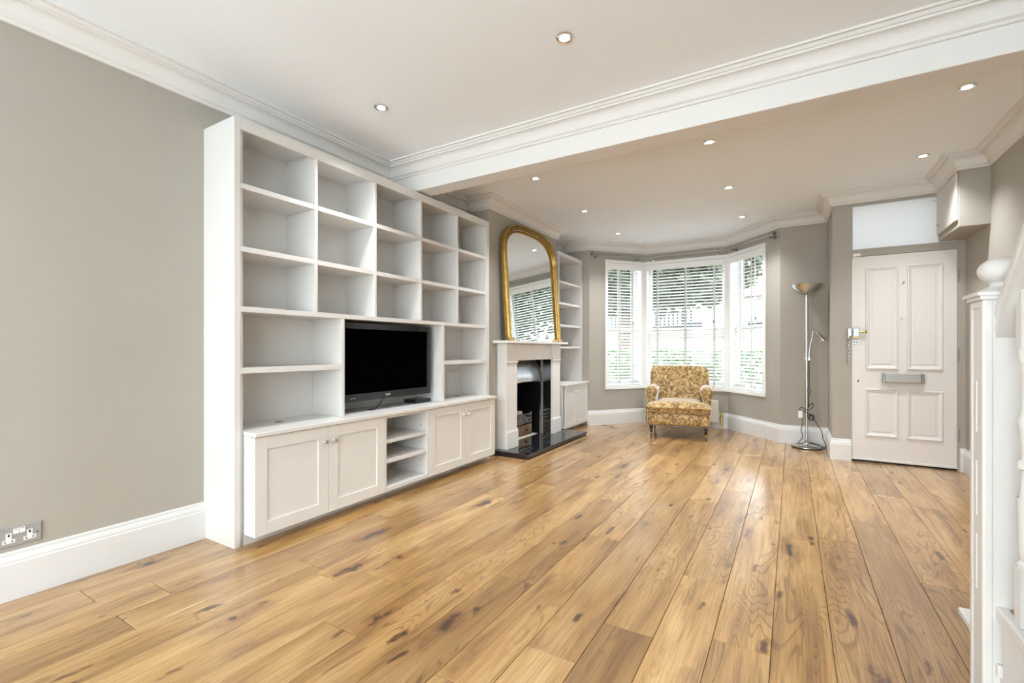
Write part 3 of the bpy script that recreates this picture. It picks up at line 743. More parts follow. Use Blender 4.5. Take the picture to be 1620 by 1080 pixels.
for zt in (0.435, 0.288):
    f = MB(); f.box(XBK+0.01, XD-0.012, 2.4445, 2.887, zt-0.026, zt); build(f, 'shelf', M['unit'], c2, bevel=0.001)
f = MB()
for z in (0.15,0.20,0.25,0.34,0.39,0.48,0.53,0.58):
    for x in (-2.60, -2.86): f.lathe([(0.004,0),(0.004,0.0008)], (x,2.8862,z), 8, 'Y')
build(f, 'pin_holes', M['black'], c2)
c3 = thing('base_cabinet', (-2.73, 3.39, 0), 'white two-door base cabinet beside the fireplace under the long worktop', 'cabinet', 'shaker base cabinets')
carcass(c3, 2.9065, 3.868, 0.06, 0.612, XD-0.021, M['unit']); toe(c3, 2.9065, 3.868)
f = MB(); f.box(XB+0.001, XD-0.021, 3.868, 3.885, 0.06, 0.612); build(f, 'end_fillet', M['unit'], c3)
shaker_door(c3, 2.908, 3.4025, 0.06, 0.610, XD, 3.365, 0.515); shaker_door(c3, 3.4055, 3.884, 0.06, 0.610, XD, 3.445, 0.515)

# alcove beyond the chimney breast
b2 = thing('alcove_bookcase', (-2.79, 5.94, 0.66), 'narrow white bookcase in the far alcove beside the bay', 'bookcase')
A0, A1 = YBR1+0.002, YF-0.004
f = MB(); f.box(XL, XB+0.012, A0, A0+0.03, 0.64, 2.385); build(f, 'side_panel', M['unit'], b2)
f = MB(); f.box(XL, XB+0.012, A1-0.045, A1, 0.64, 2.385); build(f, 'side_panel', M['unit'], b2, bevel=0.001)
f = MB(); f.box(XL, XB+0.010, A0+0.03, A1-0.045, 2.33, 2.385); build(f, 'top_panel', M['unit'], b2, bevel=0.001)
f = MB(); f.box(XL, XBK, A0+0.03, A1-0.045, 0.64, 2.33); build(f, 'back_panel', M['unit'], b2)
for zt in (2.01, 1.725, 1.43, 1.135):
    f = MB(); f.box(XBK, XB-0.004, A0+0.03, A1-0.045, zt-0.028, zt); build(f, 'shelf', M['unit'], b2, bevel=0.001)
w2 = tag(build(MB().box(XL+0.001, -2.512, A0, A1+0.001, 0.615, 0.638), 'worktop', M['unit'], bevel=0.002), 'short white worktop below the far alcove bookcase', 'worktop')
c4 = thing('base_cabinet', (-2.73, 5.94, 0), 'small white two-door cabinet in the far alcove right of the fireplace', 'cabinet', 'shaker base cabinets')
carcass(c4, A0, A1, 0.06, 0.613, XD-0.021, M['unit']); toe(c4, 5.586, A1)
ym = (A0+A1)/2
shaker_door(c4, A0+0.035, ym-0.0015, 0.06, 0.611, XD, ym-0.04, 0.525, M['unit'], 0.06); shaker_door(c4, ym+0.0015, A1-0.002, 0.06, 0.611, XD, ym+0.04, 0.525, M['unit'], 0.06)

# television ----------------------------------------------------------------------
XT = -2.70
tv = thing('television', (XT-0.04, 2.645, 0.715), 'black flat screen television in the centre of the bookcase', 'television')
TY0, TY1, TZ0, TZ1 = 2.172, 3.118, 0.718, 1.290
f = MB(); f.box(XT-0.065, XT-0.012, TY0+0.004, TY1-0.004, TZ0+0.004, TZ1-0.004); build(f, 'body', M['black'], tv, bevel=0.006)
f = MB(); b_ = 0.043
f.box(XT-0.014, XT, TY0, TY0+b_, TZ0, TZ1); f.box(XT-0.014, XT, TY1-b_, TY1, TZ0, TZ1); f.box(XT-0.014, XT, TY0+b_, TY1-b_, TZ1-0.042, TZ1); f.box(XT-0.014, XT, TY0+b_, TY1-b_, TZ0, TZ0+0.056)
bz = build(f, 'bezel', M['bezel'], tv, bevel=0.0015); wchild(bz)
f = MB(); f.box(XT-0.012, XT-0.004, TY0+b_-0.001, TY1-b_+0.001, TZ0+0.055, TZ1-0.041); build(f, 'screen', M['screen'], tv)
def text_mesh(name, body, size, M4, m, parent, ext=0.0006):
    cu = bpy.data.curves.new(name, 'FONT'); cu.body = body; cu.size = size; cu.extrude = ext; cu.align_x = 'CENTER'; cu.align_y = 'CENTER'
    tmp = bpy.data.objects.new(name+'_tmp', cu); col.objects.link(tmp)
    dg = bpy.context.evaluated_depsgraph_get(); me = bpy.data.meshes.new_from_object(tmp.evaluated_get(dg))
    bpy.data.objects.remove(tmp)
    mb = MB(); mb.add([tuple(M4 @ v.co) for v in me.vertices], [tuple(p.vertices) for p in me.polygons])
    bpy.data.meshes.remove(me)
    return build(mb, name, m, parent)
FX = Matrix(((0,0,1,0),(1,0,0,0),(0,1,0,0),(0,0,0,1)))      # text x -> world +Y, text y -> +Z, normal -> +X
text_mesh('lettering', 'SONY', 0.020, Matrix.Translation((XT+0.0008, 2.62, TZ0+0.030)) @ FX, M['silver'], bz)
f = MB()
for y in (2.265, 2.285, 2.30): f.lathe([(0.003,0),(0.003,0.0008)], (XT, y, TZ0+0.026), 8, 'X')
build(f, 'indicator_lights', M['silver'], bz)
f = MB(); f.box(XBK, XT-0.065, 2.50, 2.79, 0.92, 1.12); build(f, 'wall_mount', M['black'], tv)
f = MB(); f.tube([(XT-0.03,2.60,TZ0+0.004),(XT-0.035,2.575,0.685),(XT-0.035,2.535,0.652),(XT-0.04,2.50,0.641),(XT-0.05,2.47,0.641)], 0.004, 6); build(f, 'cable', M['cable'], tv, smooth=True)
f = MB(); f.box(-2.885,-2.745,2.985,3.175,0.6375,0.668)
sb = tag(build(f, 'set_top_box', M['black'], bevel=0.003), 'flat black box on the worktop beside the television', 'media box')

# double socket ---------------------------------------------------------------------
so = thing('wall_socket', (XL, 0.648, 0.272), 'brushed steel double socket on the left wall above the skirting', 'socket')
f = MB(); f.box(XL, XL+0.008, 0.575, 0.722, 0.232, 0.318); build(f, 'plate', mat('brushed_steel_plate', (0.38,0.38,0.38), 0.45, 0.25, var=0.03), so, bevel=0.002)
for y in (0.617, 0.683):
    f = MB(); x0, x1 = XL+0.008, XL+0.0095
    f.box(x0, x1, y-0.009, y+0.009, 0.263, 0.292); f.box(x0, x1, y-0.02, y+0.02, 0.248, 0.263); ins = build(f, 'socket_insert', M['white'], so); wchild(ins)
    f = MB(); f.box(x1, x1+0.0006, y-0.003, y+0.003, 0.276, 0.288); f.box(x1, x1+0.0006, y-0.015, y-0.008, 0.2535, 0.2575); f.box(x1, x1+0.0006, y+0.008, y+0.015, 0.2535, 0.2575); build(f, 'pin_slots', M['black'], ins)
for y in (0.640, 0.660):
    f = MB(); f.box(XL+0.008, XL+0.012, y-0.009, y+0.009, 0.285, 0.308); sw = build(f, 'rocker_switch', M['white'], so, bevel=0.001); wchild(sw)
    f = MB(); f.box(XL+0.012, XL+0.0125, y-0.005, y+0.005, 0.303, 0.306); build(f, 'indicator', M['red'], sw)
f = MB()
f.lathe([(0.004,0),(0.004,0.001)], (XL+0.008, 0.709, 0.272), 8, 'X'); build(f, 'screw', M['steel'], so)

# ================================================================== FRONT DOOR
door = sroot('door_1', (0.89, YD+0.03, 0), label='off-white four-panel front door with letterbox')
DY = YD+0.006
f = MB(); f.box(0.505, 1.2765, DY, DY+0.045, 0.02, 2.003); build(f, 'slab', M['doorw'], door, bevel=0.002)
for (x0, x1, z0, z1) in ((0.612,0.864,0.904,1.891),(0.925,1.182,0.904,1.891),(0.608,0.862,0.255,0.718),(0.921,1.182,0.252,0.714)):
    f = MB(); pr = [(0.0,0.0),(0.004,0.012),(0.012,0.014),(0.018,0.008),(0.030,0.004),(0.036,-0.0)]
    vs = []; fs = []
    for o, h in pr: vs += [(x0+o,DY-h,z0+o),(x1-o,DY-h,z0+o),(x1-o,DY-h,z1-o),(x0+o,DY-h,z1-o)]
    for j in range(len(pr)-1):
        for i in range(4): fs.append((j*4+i, j*4+(i+1)%4, (j+1)*4+(i+1)%4, (j+1)*4+i))
    f.add(vs, fs); mo = build(f, 'panel_moulding', M['doorw'], door, recalc=False); wchild(mo)
    f = MB(); i0 = 0.052; f.box(x0+i0,x1-i0,DY-0.005,DY,z0+i0,z1-i0); build(f, 'raised_panel', M['doorw'], mo, bevel=0.003)
f = MB(); f.box(0.505,1.2765,DY-0.008,DY,0.02,0.04); build(f, 'weather_strip', M['doorw'], door, bevel=0.002)
lb = MB(); lb.extrude([(0.760,DY,0.866),(0.760,DY-0.035,0.862),(0.760,DY-0.05,0.79),(0.760,DY-0.045,0.782),(0.760,DY,0.782)], (0.262,0,0)); lbo = build(lb, 'letterbox', M['nickel'], door, bevel=0.002); wchild(lbo)
for x in (0.738, 1.022):
    f = MB(); f.extrude([(x,DY,0.872),(x,DY-0.045,0.866),(x,DY-0.058,0.782),(x,DY,0.776)], (0.022,0,0)); build(f, 'end_cheek', M['steel'], lbo, bevel=0.002)
f = MB(); f.lathe([(0.016,0),(0.016,-0.005),(0.009,-0.007),(0.009,-0.004)], (0.892,DY,1.731), 16, 'Y'); build(f, 'peephole', M['nickel'], door, smooth=True)
f = MB(); f.lathe([(0.008,0),(0.008,-0.006)], (0.885,DY,1.395), 10, 'Y'); f.lathe([(0.010,0),(0.010,-0.005)], (0.887,DY,1.372), 10, 'Y'); build(f, 'knocker_bolts', M['nickel'], door)
f = MB(); f.box(0.512,0.562,DY-0.035,DY,1.225,1.305); lk = build(f, 'rim_lock', M['steel'], door, bevel=0.004); wchild(lk)
f = MB(); f.box(0.512,0.562,DY-0.036,DY-0.001,1.214,1.2245); build(f, 'lock_base', M['brass'], lk)
f = MB(); f.lathe([(0.008,0),(0.008,0.03),(0.013,0.034),(0.013,0.05),(0.016,0.054),(0.014,0.064)], (0.558,DY-0.03,1.268), 12, 'X'); build(f, 'thumb_turn', M['brass'], lk, smooth=True)
f = MB(); f.box(0.470,0.500,YD-0.03,YD,1.225,1.305); kp = tag(build(f, 'lock_keep', M['steel'], bevel=0.003), 'chrome lock keep on the wall beside the front door', 'lock keep')
f = MB(); f.box(0.508,0.555,DY-0.004,DY,1.150,1.188); dp = build(f, 'deadlock_plate', M['steel'], door, bevel=0.001); wchild(dp)
f = MB(); f.lathe([(0.007,0),(0.007,-0.004)], (0.522,DY-0.004,1.169), 10, 'Y'); f.lathe([(0.007,0),(0.007,-0.004)], (0.541,DY-0.004,1.169), 10, 'Y'); build(f, 'bolt_heads', M['black'], dp)
f = MB(); f.lathe([(0.007,0),(0.007,-0.002)], (0.556,DY,0.792), 10, 'Y'); f.box(0.553,0.559,DY-0.002,DY,0.775,0.790); build(f, 'keyhole', M['black'], door)
for z in (1.759, 1.049, 0.321):
    f = MB(); f.lathe([(0.007,z-0.055),(0.007,z-0.02),(0.0085,z-0.02),(0.0085,z+0.02),(0.007,z+0.02),(0.007,z+0.055),(0.004,z+0.062)], (1.281,DY-0.008,0), 10); build(f, 'hinge', M['nickel'], door)
f = MB(); f.box(0.516,0.572,DY-0.014,DY,1.985,2.001); build(f, 'contact_sensor', M['white'], door, bevel=0.002)
f = MB(); f.box(0.514,0.574,YD-0.014,YD+0.01,2.0055,2.034); tag(build(f, 'door_sensor', M['white'], bevel=0.002), 'small white alarm contact block above the front door', 'sensor')
# security chain
ch = MB()
for i in range(16):
    z = 1.215-i*0.018; x = 0.474+0.004*math.sin(i*0.9); a = (i % 2)*PI/2
    pts = [(x+0.006*math.cos(q)*math.cos(a), YD-0.014-0.006*math.cos(q)*math.sin(a), z+0.011*math.sin(q)) for q in [2*PI*k_/8 for k_ in range(9)]]
    ch.tube(pts, 0.0018, 5)
ch.tube([(0.474,YD-0.001,1.222),(0.474,YD-0.016,1.222)], 0.005, 8)
tag(build(ch, 'door_chain', M['nickel'], smooth=True), 'thin metal security chain hanging beside the front door', 'chain')
# door frame (taupe) and fanlight
f = MB(); f.box(DX0, 0.5045, YD+0.001, YD+0.12, 0, 2.512); f.box(1.278, DX1, YD+0.001, YD+0.12, 0, 2.512); f.box(0.5045, 1.278, YD+0.001, YD+0.12, 2.006, 2.068); f.box(0.5045, 1.278, YD-0.004, YD+0.12, 2.500, 2.515)
struct(build(f, 'trim_4', M['wall']), 'taupe painted frame of the front door and fanlight')
f = MB(); f.box(DX0, DX1, YD+0.052, YD+0.3, -0.02, 0.018); struct(build(f, 'trim_5', M['soot']), 'dark threshold under the front door')
f = MB(); f.box(0.5045, 1.278, YD+0.012, YD+0.018, 2.068, 2.500)
wn = struct(build(f, 'window_5', M['frost']), 'frosted white fanlight above the front door'); wchild(wn)
f = MB(); f.box(0.5045,1.278,YD+0.002,YD+0.030,2.068,2.075); f.box(0.5045,0.510,YD+0.002,YD+0.03,2.075,2.5); build(f, 'glazing_bead', M['wall'], wn)
f = MB(); f.lathe([(0.006,0),(0.006,-0.003)], (1.12,YD+0.012,2.46), 10, 'Y'); build(f, 'fixing', M['nickel'], wn)
portal((0.89, YD+0.32, 2.28), (0,1,0), 0.78, 0.45)

# meter cupboard high on the right wall
mc = thing('wall_cupboard', (1.24, 5.35, 2.08), 'taupe wall cupboard with pale door high beside the front door', 'cupboard')
f = MB(); f.box(1.146, XR, 5.04, YD, 2.08, 2.53); build(f, 'body', M['wall'], mc, bevel=0.001)
f = MB(); f.box(1.128, 1.1455, 5.062, YD-0.03, 2.135, 2.515); d = build(f, 'door', mat('pale_cupboard_paint', (0.62,0.60,0.56), 0.5), mc, bevel=0.003); wchild(d)
f = MB(); f.lathe([(0.007,0),(0.006,-0.012),(0.013,-0.018),(0.015,-0.026),(0.006,-0.031)], (0,0,0), 14, 'X'); f.xform(Matrix.Translation((1.128, 5.50, 2.20))); build(f, 'knob', M['chrome'], d, smooth=True)

# ================================================================== CEILING DOWNLIGHTS
DL = [(-0.97,2.124,'recessed downlight nearest the camera in the rear ceiling, right of the other one'),
      (-2.26,2.135,'recessed downlight in the rear ceiling above the bookcase'),
      (-0.53,3.755,'recessed downlight in the middle just beyond the ceiling beam'),
      (0.887,3.75,'recessed downlight at the right just beyond the ceiling beam'),
      (-2.0,3.745,'recessed downlight beyond the beam above the far end of the bookcase'),
      (0.90,4.905,'recessed downlight closest to the front door and wall cupboard'),
      (-0.52,4.9,'recessed downlight in the very centre of the front room ceiling'),
      (-2.0,4.915,'recessed downlight in front of the arched mirror'),
      (-0.50,6.065,'recessed downlight nearest the right side of the bay'),
      (-1.997,6.085,'recessed downlight nearest the left side of the bay')]
for x, y, lab in DL:
    dl = thing('downlight', (x, y, ZC-0.006), lab, 'downlight', 'recessed ceiling downlights')
    f = MB(); f.lathe([(0.044,ZC+0.0),(0.044,ZC-0.004),(0.040,ZC-0.007),(0.027,ZC-0.004),(0.025,ZC+0.0)], (x,y,0), 28); build(f, 'rim', M['chrome'], dl, smooth=True)
    f = MB(); f.lathe([(0.0245,ZC-0.0052),(0.0245,ZC-0.002)], (x,y,0), 24); build(f, 'lens', M['bulb'], dl)
    l = bpy.data.lights.new('downlight_lamp', 'SPOT'); l.energy = LAMP_W; l.color = LAMP_COL; l.spot_size = R(112); l.spot_blend = 1.0; l.shadow_soft_size = 0.035
    lo = bpy.data.objects.new('downlight_lamp', l); link(lo, dl); lo.location = (0, 0, -0.012)

# ================================================================== ARMCHAIR
chr_ = thing('armchair', (-1.25, 6.27, 0), 'gold damask upholstered armchair on turned castor legs in the bay', 'armchair', None, R(9.0))
# local: x right, y to the back, z up; front faces -y
def rbox(cx, cy, cz, sx_, sy_, sz_, r, seg=3):
    return MB().box(cx-sx_/2, cx+sx_/2, cy-sy_/2, cy+sy_/2, cz-sz_/2, cz+sz_/2), r, seg
def rb(name, cx, cy, cz, sx_, sy_, sz_, r, seg=3, m='damask', parent=None, M4=None):
    mb, r, seg = rbox(cx, cy, cz, sx_, sy_, sz_, r, seg)
    if M4 is not None: mb.xform(M4)
    return build(mb, name, M[m], parent or chr_, bevel=r, seg=seg, smooth=True)
rb('seat_base', 0, -0.005, 0.240, 0.715, 0.69, 0.165, 0.03)
# seat cushion, T-shaped front, softly domed
f = MB(); n = 26; vs = []; fs = []
def cush(u, v):       # u,v in -1..1
    y = -0.395 + (v+1)/2*0.66
    hw = 0.405 if y < -0.235 else 0.305
    k_ = max(0, min(1, (y+0.27)/0.05)); hw = 0.378*(1-k_)+0.272*k_
    return u*hw, y
pw = lambda q, e: math.copysign(abs(q)**e, q)
nu, nv = 28, 26
for sgn in (1, -1):
    for j in range(nv+1):
        for i in range(nu+1):
            u = -1+2*i/nu; v = -1+2*j/nv
            x, y = cush(u, v)
            e = (1-abs(u)**6)**0.33 * (1-abs(v)**7)**0.33
            hh = 0.066 + (0.016*(1-u*u)*(1-v*v) if sgn > 0 else 0)
            z = 0.383 + sgn*hh*e
            vs.append((x, y, z))
for s_ in range(2):
    b0 = s_*(nu+1)*(nv+1)
    for j in range(nv):
        for i in range(nu): a = b0+j*(nu+1)+i; fs.append((a, a+1, a+nu+2, a+nu+1) if s_ == 0 else (a, a+nu+1, a+nu+2, a+1))
f.add(vs, fs); sc_ = build(f, 'seat_cushion', M['damask'], chr_, smooth=True, recalc=False)
# arms: scrolled
for sg in (-1, 1):
    f = MB(); pts = []
    for q in range(0, 13):
        a = R(-40 + q*20.5); pts.append((sg*0.328 + sg*0.074*math.cos(a), 0.558 + 0.074*math.sin(a)))
    prof_ = [(sg*0.365, 0.28)] + pts + [(sg*0.275, 0.49), (sg*0.275, 0.28)]
    f.extrude([(x, -0.225, z) for x, z in prof_], (0, 0.52, 0)); ar = build(f, 'arm', M['damask'], chr_, bevel=0.012, seg=2, smooth=True)
# back
BM = Matrix.Translation((0, 0.255, 0.40)) @ Matrix.Rotation(R(-13), 4, 'X')
f = MB(); f.sphere((-0.012,0.035,0.225), 0.378, 0.085, 0.262, 40, 24, 0.28, 0.35); f.xform(BM); build(f, 'backrest', M['damask'], chr_, smooth=True)
# piping under the cushion
f = MB(); f.tube([(-0.355,-0.352,0.322),(0.355,-0.352,0.322)], 0.007, 8); build(f, 'piping', M['damask'], chr_, smooth=True)
f = MB(); f.box(-0.345,0.345,-0.335,0.33,0.148,0.160); build(f, 'under_frame', M['walnut'], chr_)
lp = [(0.010,0.04),(0.014,0.06),(0.020,0.085),(0.016,0.092),(0.024,0.100),(0.024,0.108),(0.017,0.116),(0.023,0.128),(0.026,0.140),(0.020,0.150),(0.028,0.155),(0.028,0.165)]
for sg in (-1, 1):
    f = MB(); f.lathe(lp, (sg*0.318,-0.31,0), 16); lg = build(f, 'leg', M['walnut'], chr_, smooth=True)
    f = MB(); f.lathe([(0.011,0.03),(0.015,0.035),(0.016,0.06),(0.013,0.064)], (sg*0.318,-0.31,0), 14); build(f, 'castor_cup', M['brass'], chr_, smooth=True)
    f = MB(); f.lathe([(0.004,-0.012),(0.019,-0.010),(0.020,0),(0.019,0.010),(0.004,0.012)], (sg*0.318,-0.325,0.020), 16, 'X'); build(f, 'castor_wheel', M['walnut'], chr_, smooth=True)
    f = MB(); f.tube([(sg*0.32,0.30,0.16),(sg*0.325,0.335,0.09),(sg*0.33,0.36,0.03)], 0.02, 8, [0.026,0.021,0.015]); build(f, 'leg', M['walnut'], chr_, smooth=True)
    f = MB(); f.lathe([(0.004,-0.012),(0.019,-0.010),(0.020,0),(0.019,0.010),(0.004,0.012)], (sg*0.33,0.365,0.020), 16, 'X'); build(f, 'castor_wheel', M['walnut'], chr_, smooth=True)

# ================================================================== FLOOR LAMP
LX, LY = 0.142, 6.165
la = thing('floor_lamp', (LX, LY, 0), 'satin steel uplighter floor lamp with bendable reading arm', 'floor lamp')
f = MB(); f.lathe([(0.150,0.0),(0.152,0.008),(0.152,0.012)], (LX,LY,0), 40); build(f, 'base_rim', M['black'], la, smooth=True)
f = MB(); f.lathe([(0.150,0.012),(0.150,0.020),(0.135,0.028),(0.06,0.034),(0.032,0.042),(0.020,0.062),(0.013,0.085)], (LX,LY,0), 40); build(f, 'base', M['nickel'], la, smooth=True)
f = MB(); f.lathe([(0.0125,0.06),(0.0125,1.705)], (LX,LY,0), 16); build(f, 'pole', M['nickel'], la, smooth=True)
f = MB(); ip = [(0.012,1.703),(0.03,1.704),(0.075,1.722),(0.115,1.752),(0.142,1.785),(0.156,1.818)]
f.lathe(ip + [(r-0.003, z+0.001) for r, z in ip[::-1]], (LX,LY,0), 48); bw = build(f, 'bowl_shade', M['nickel'], la, smooth=True); wchild(bw)
f = MB(); f.lathe([(0.02,1.71),(0.02,1.74),(0.012,1.78)], (LX,LY,0), 16); build(f, 'bulb', M['white'], bw, smooth=True)
f = MB(); f.lathe([(0.020,0.985),(0.020,1.005)], (LX,LY,0), 16); f.box(LX+0.01,LX+0.03,LY-0.01,LY+0.01,0.975,1.01); build(f, 'clamp', M['nickel'], la, bevel=0.002)
AX = LX+0.020
arm = [(AX,LY,0.99),(AX+0.002,LY,1.06),(AX+0.012,LY,1.14),(AX+0.028,LY-0.005,1.22),(AX+0.034,LY-0.01,1.285),(AX+0.044,LY-0.012,1.310),(AX+0.058,LY-0.015,1.306),(AX+0.074,LY-0.02,1.280)]
f = MB(); f.tube(arm, 0.0065, 10); build(f, 'reading_arm', M['nickel'], la, smooth=True)
f = MB(); f.lathe([(0.008,0),(0.014,0.01),(0.016,0.05),(0.022,0.085),(0.036,0.12),(0.034,0.12),(0.02,0.08)], (0,0,0), 20)
dv = Vector((0.62, -0.1, -0.95)).normalized(); f.xform(Matrix.Translation((AX+0.070,LY-0.02,1.288)) @ dv.to_track_quat('Z','Y').to_matrix().to_4x4()); rh = build(f, 'reading_head', M['nickel'], la, smooth=True)
f = MB(); f.tube([(AX,LY,0.99),(AX+0.002,LY,0.80),(AX,LY,0.60),(AX-0.004,LY,0.44)], 0.004, 8); build(f, 'lower_cable', M['cable'], la, smooth=True)
f = MB(); f.box(AX-0.012,AX+0.014,LY-0.012,LY+0.01,0.605,0.66); build(f, 'inline_switch', M['black'], la, bevel=0.004)
def curve_pts(pts, n=6):
    out = []; P = [Vector(p) for p in pts]
    for i in range(len(P)-1):
        p0 = P[max(i-1,0)]; p1 = P[i]; p2 = P[i+1]; p3 = P[min(i+2,len(P)-1)]
        for k_ in range(n):
            t = k_/n; out.append(0.5*((2*p1)+(-p0+p2)*t+(2*p0-5*p1+4*p2-p3)*t*t+(-p0+3*p1-3*p2+p3)*t*t*t))
    out.append(P[-1]); return out
f = MB(); f.tube(curve_pts([(AX-0.004,LY,0.46),(AX+0.03,LY-0.01,0.50),(AX+0.035,LY-0.02,0.46),(AX-0.01,LY-0.02,0.42),(LX-0.05,LY-0.03,0.45),(LX-0.07,LY-0.03,0.42),(LX-0.02,LY-0.03,0.40),(LX+0.03,LY-0.03,0.38),(LX+0.07,LY-0.03,0.36),(LX+0.05,LY-0.03,0.31),(LX+0.03,LY-0.03,0.36),(LX+0.06,LY-0.03,0.33),(LX+0.10,LY-0.03,0.26),(LX+0.135,LY-0.03,0.20),(LX+0.15,LY-0.03,0.12),(LX+0.172,LY-0.04,0.06),(LX+0.165,LY-0.06,0.02),(LX+0.10,LY-0.05,0.05),(LX+0.02,LY-0.06,0.07)]), 0.0042, 6); build(f, 'cable', M['cable'], la, smooth=True)
f = MB(); f.tube(curve_pts([(LX-0.05,LY-0.03,0.36),(LX-0.04,LY-0.03,0.28),(LX-0.055,LY-0.04,0.20),(LX-0.04,LY-0.05,0.13),(LX-0.07,LY-0.07,0.075),(LX-0.09,LY-0.08,0.055),(LX-0.06,LY-0.09,0.05),(LX-0.01,LY-0.09,0.075),(LX+0.06,LY-0.09,0.06),(LX+0.12,LY-0.09,0.045),(LX+0.165,LY-0.09,0.01)]), 0.004, 6); build(f, 'cable', M['cable'], la, smooth=True)
f = MB(); f.box(LX-0.083,LX-0.037,LY-0.06,LY-0.02,0.33,0.41); build(f, 'plug_adapter', M['white'], la, bevel=0.012, seg=2)
f = MB(); f.box(LX+0.015,LX+0.062,LY-0.06,LY-0.02,0.31,0.375); build(f, 'plug', M['black'], la, bevel=0.01, seg=2)

# ================================================================== STAIRCASE
st = thing('staircase', (0.9, 1.6, 0), 'white painted staircase with newel post at the right edge', 'staircase')
SX0 = 0.535
zt = [0, 0.16, 0.33, 0.53, 0.73, 0.93, 1.13]
for k_ in range(1, 7):
    yr = 2.17-0.21*(k_-1)-(0.03 if k_ > 1 else 0)
    f = MB(); f.box(SX0+0.02, XR-0.002, yr-0.235, yr+0.022, zt[k_]-0.028, zt[k_]); build(f, 'tread', M['oak'], st, bevel=0.006, seg=2)
    f = MB(); f.box(SX0+0.02, XR-0.002, yr-0.018, yr, zt[k_-1], zt[k_]-0.028); build(f, 'riser', M['unit'], st)
    f = MB(); f.box(SX0-0.01, SX0+0.02, yr-0.235, yr+0.03, zt[k_]-0.04, zt[k_]-0.002); build(f, 'nosing_return', M['unit'], st, bevel=0.005, seg=2)
f = MB(); f.extrude([(SX0,2.15,0),(SX0,2.15,0.12),(SX0,1.93,0.13)] + [(SX0,1.93,0.29),(SX0,1.72,0.29),(SX0,1.72,0.49),(SX0,1.51,0.49),(SX0,1.51,0.69),(SX0,1.30,0.69),(SX0,1.30,0.89),(SX0,1.09,0.89),(SX0,1.09,1.09),(SX0,0.88,1.09),(SX0,0.88,0)], (0.018,0,0)); build(f, 'string', M['unit'], st)
f = MB(); f.box(0.592,0.66,2.30,2.62,0.0,0.030); build(f, 'floor_fillet', M['unit'], st, bevel=0.004)
# newel
NX, NY, NW, ND = 0.496, 1.95, 0.118, 0.123
f = MB(); f.box(NX+0.003,NX+NW-0.003,NY+0.003,NY+ND-0.003,0,1.262); nw = build(f, 'newel_post', M['unit'], st, bevel=0.010, seg=1); wchild(nw)
f = MB()
for y in (NY+0.002, NY+ND-0.026): f.box(NX,NX+0.010,y,y+0.022,0,1.25)
f.box(NX,NX+0.012,NY+0.024,NY+ND-0.026,1.225,1.25)
for x in (NX+0.002, NX+NW-0.024): f.box(x,x+0.022,NY,NY+0.012,0,1.25)
build(f, 'corner_strips', M['unit'], nw, bevel=0.004, seg=2)
f = MB(); yc = NY+ND/2
for (z0, z1) in ((0.35,0.52),(0.58,0.75),(0.84,1.0)):
    f.tube([(NX+0.003,yc,z0),(NX+0.003,yc,z1)], 0.0028, 8)
build(f, 'stopped_reeds', M['unit'], nw, smooth=True)
f = MB(); cx, cy = NX+NW/2, NY+ND/2
f.box(NX-0.006,NX+NW+0.006,NY-0.006,NY+ND+0.006,1.25,1.262); f.box(NX-0.014,NX+NW+0.014,NY-0.014,NY+ND+0.014,1.262,1.272)
f.add([(NX-0.014,NY-0.014,1.272),(NX+NW+0.014,NY-0.014,1.272),(NX+NW+0.014,NY+ND+0.014,1.272),(NX-0.014,NY+ND+0.014,1.272),(cx-0.03,cy-0.03,1.292),(cx+0.03,cy-0.03,1.292),(cx+0.03,cy+0.03,1.292),(cx-0.03,cy+0.03,1.292)], [(0,1,5,4),(1,2,6,5),(2,3,7,6),(3,0,4,7),(4,5,6,7)])
build(f, 'newel_cap', M['unit'], nw)
f = MB(); f.lathe([(0.03,1.288),(0.026,1.298),(0.030,1.306)], (cx,cy,0), 24); f.sphere((cx,cy,1.342), 0.056, 0.056, 0.042, 32, 18); build(f, 'ball_finial', M['unit'], nw, smooth=True)
# handrail rising towards the viewer
HX = cx+0.004
f = MB(); sec = [(-0.034,0),(0.034,0),(0.036,0.03),(0.028,0.045),(0.036,0.06),(0.036,0.085),(0.02,0.102),(-0.02,0.102),(-0.036,0.085),(-0.036,0.06),(-0.028,0.045),(-0.036,0.03)]
y0, z0, y1, z1 = NY, 1.135, 0.95, 2.185
f.add([(HX+a, y0, z0+b) for a, b in sec] + [(HX+a, y1, z1+b) for a, b in sec], [tuple(range(12)), tuple(range(23,11,-1))] + [(i, (i+1)%12, (i+1)%12+12, i+12) for i in range(12)])
build(f, 'handrail', M['unit'], st)
for i in range(7):
    by = 1.845-0.12*i; step = max(1, min(6, int((2.14-by)/0.21)+1)); zb_ = zt[step]; ztop = 1.135+(NY-by)*1.05
    bx = SX0+0.026
    f = MB(); f.box(bx-0.021,bx+0.021,by-0.021,by+0.021,zb_,zb_+0.16); f.box(bx-0.019,bx+0.019,by-0.019,by+0.019,ztop-0.14,ztop+0.03)
    h = ztop-0.14-zb_-0.16; b0 = zb_+0.16
    f.lathe([(0.020,b0),(0.022,b0+0.012),(0.014,b0+0.02),(0.018,b0+0.04),(0.022,b0+0.16*h/0.5),(0.018,b0+0.30*h),(0.013,b0+0.44*h),(0.022,b0+0.45*h),(0.022,b0+0.48*h),(0.013,b0+0.49*h),(0.017,b0+0.62*h),(0.022,b0+0.66*h),(0.014,b0+0.70*h),(0.014,b0+0.92*h),(0.021,b0+0.95*h),(0.019,b0+h)], (bx,by,0), 16)
    build(f, 'baluster', M['unit'], st, smooth=True)

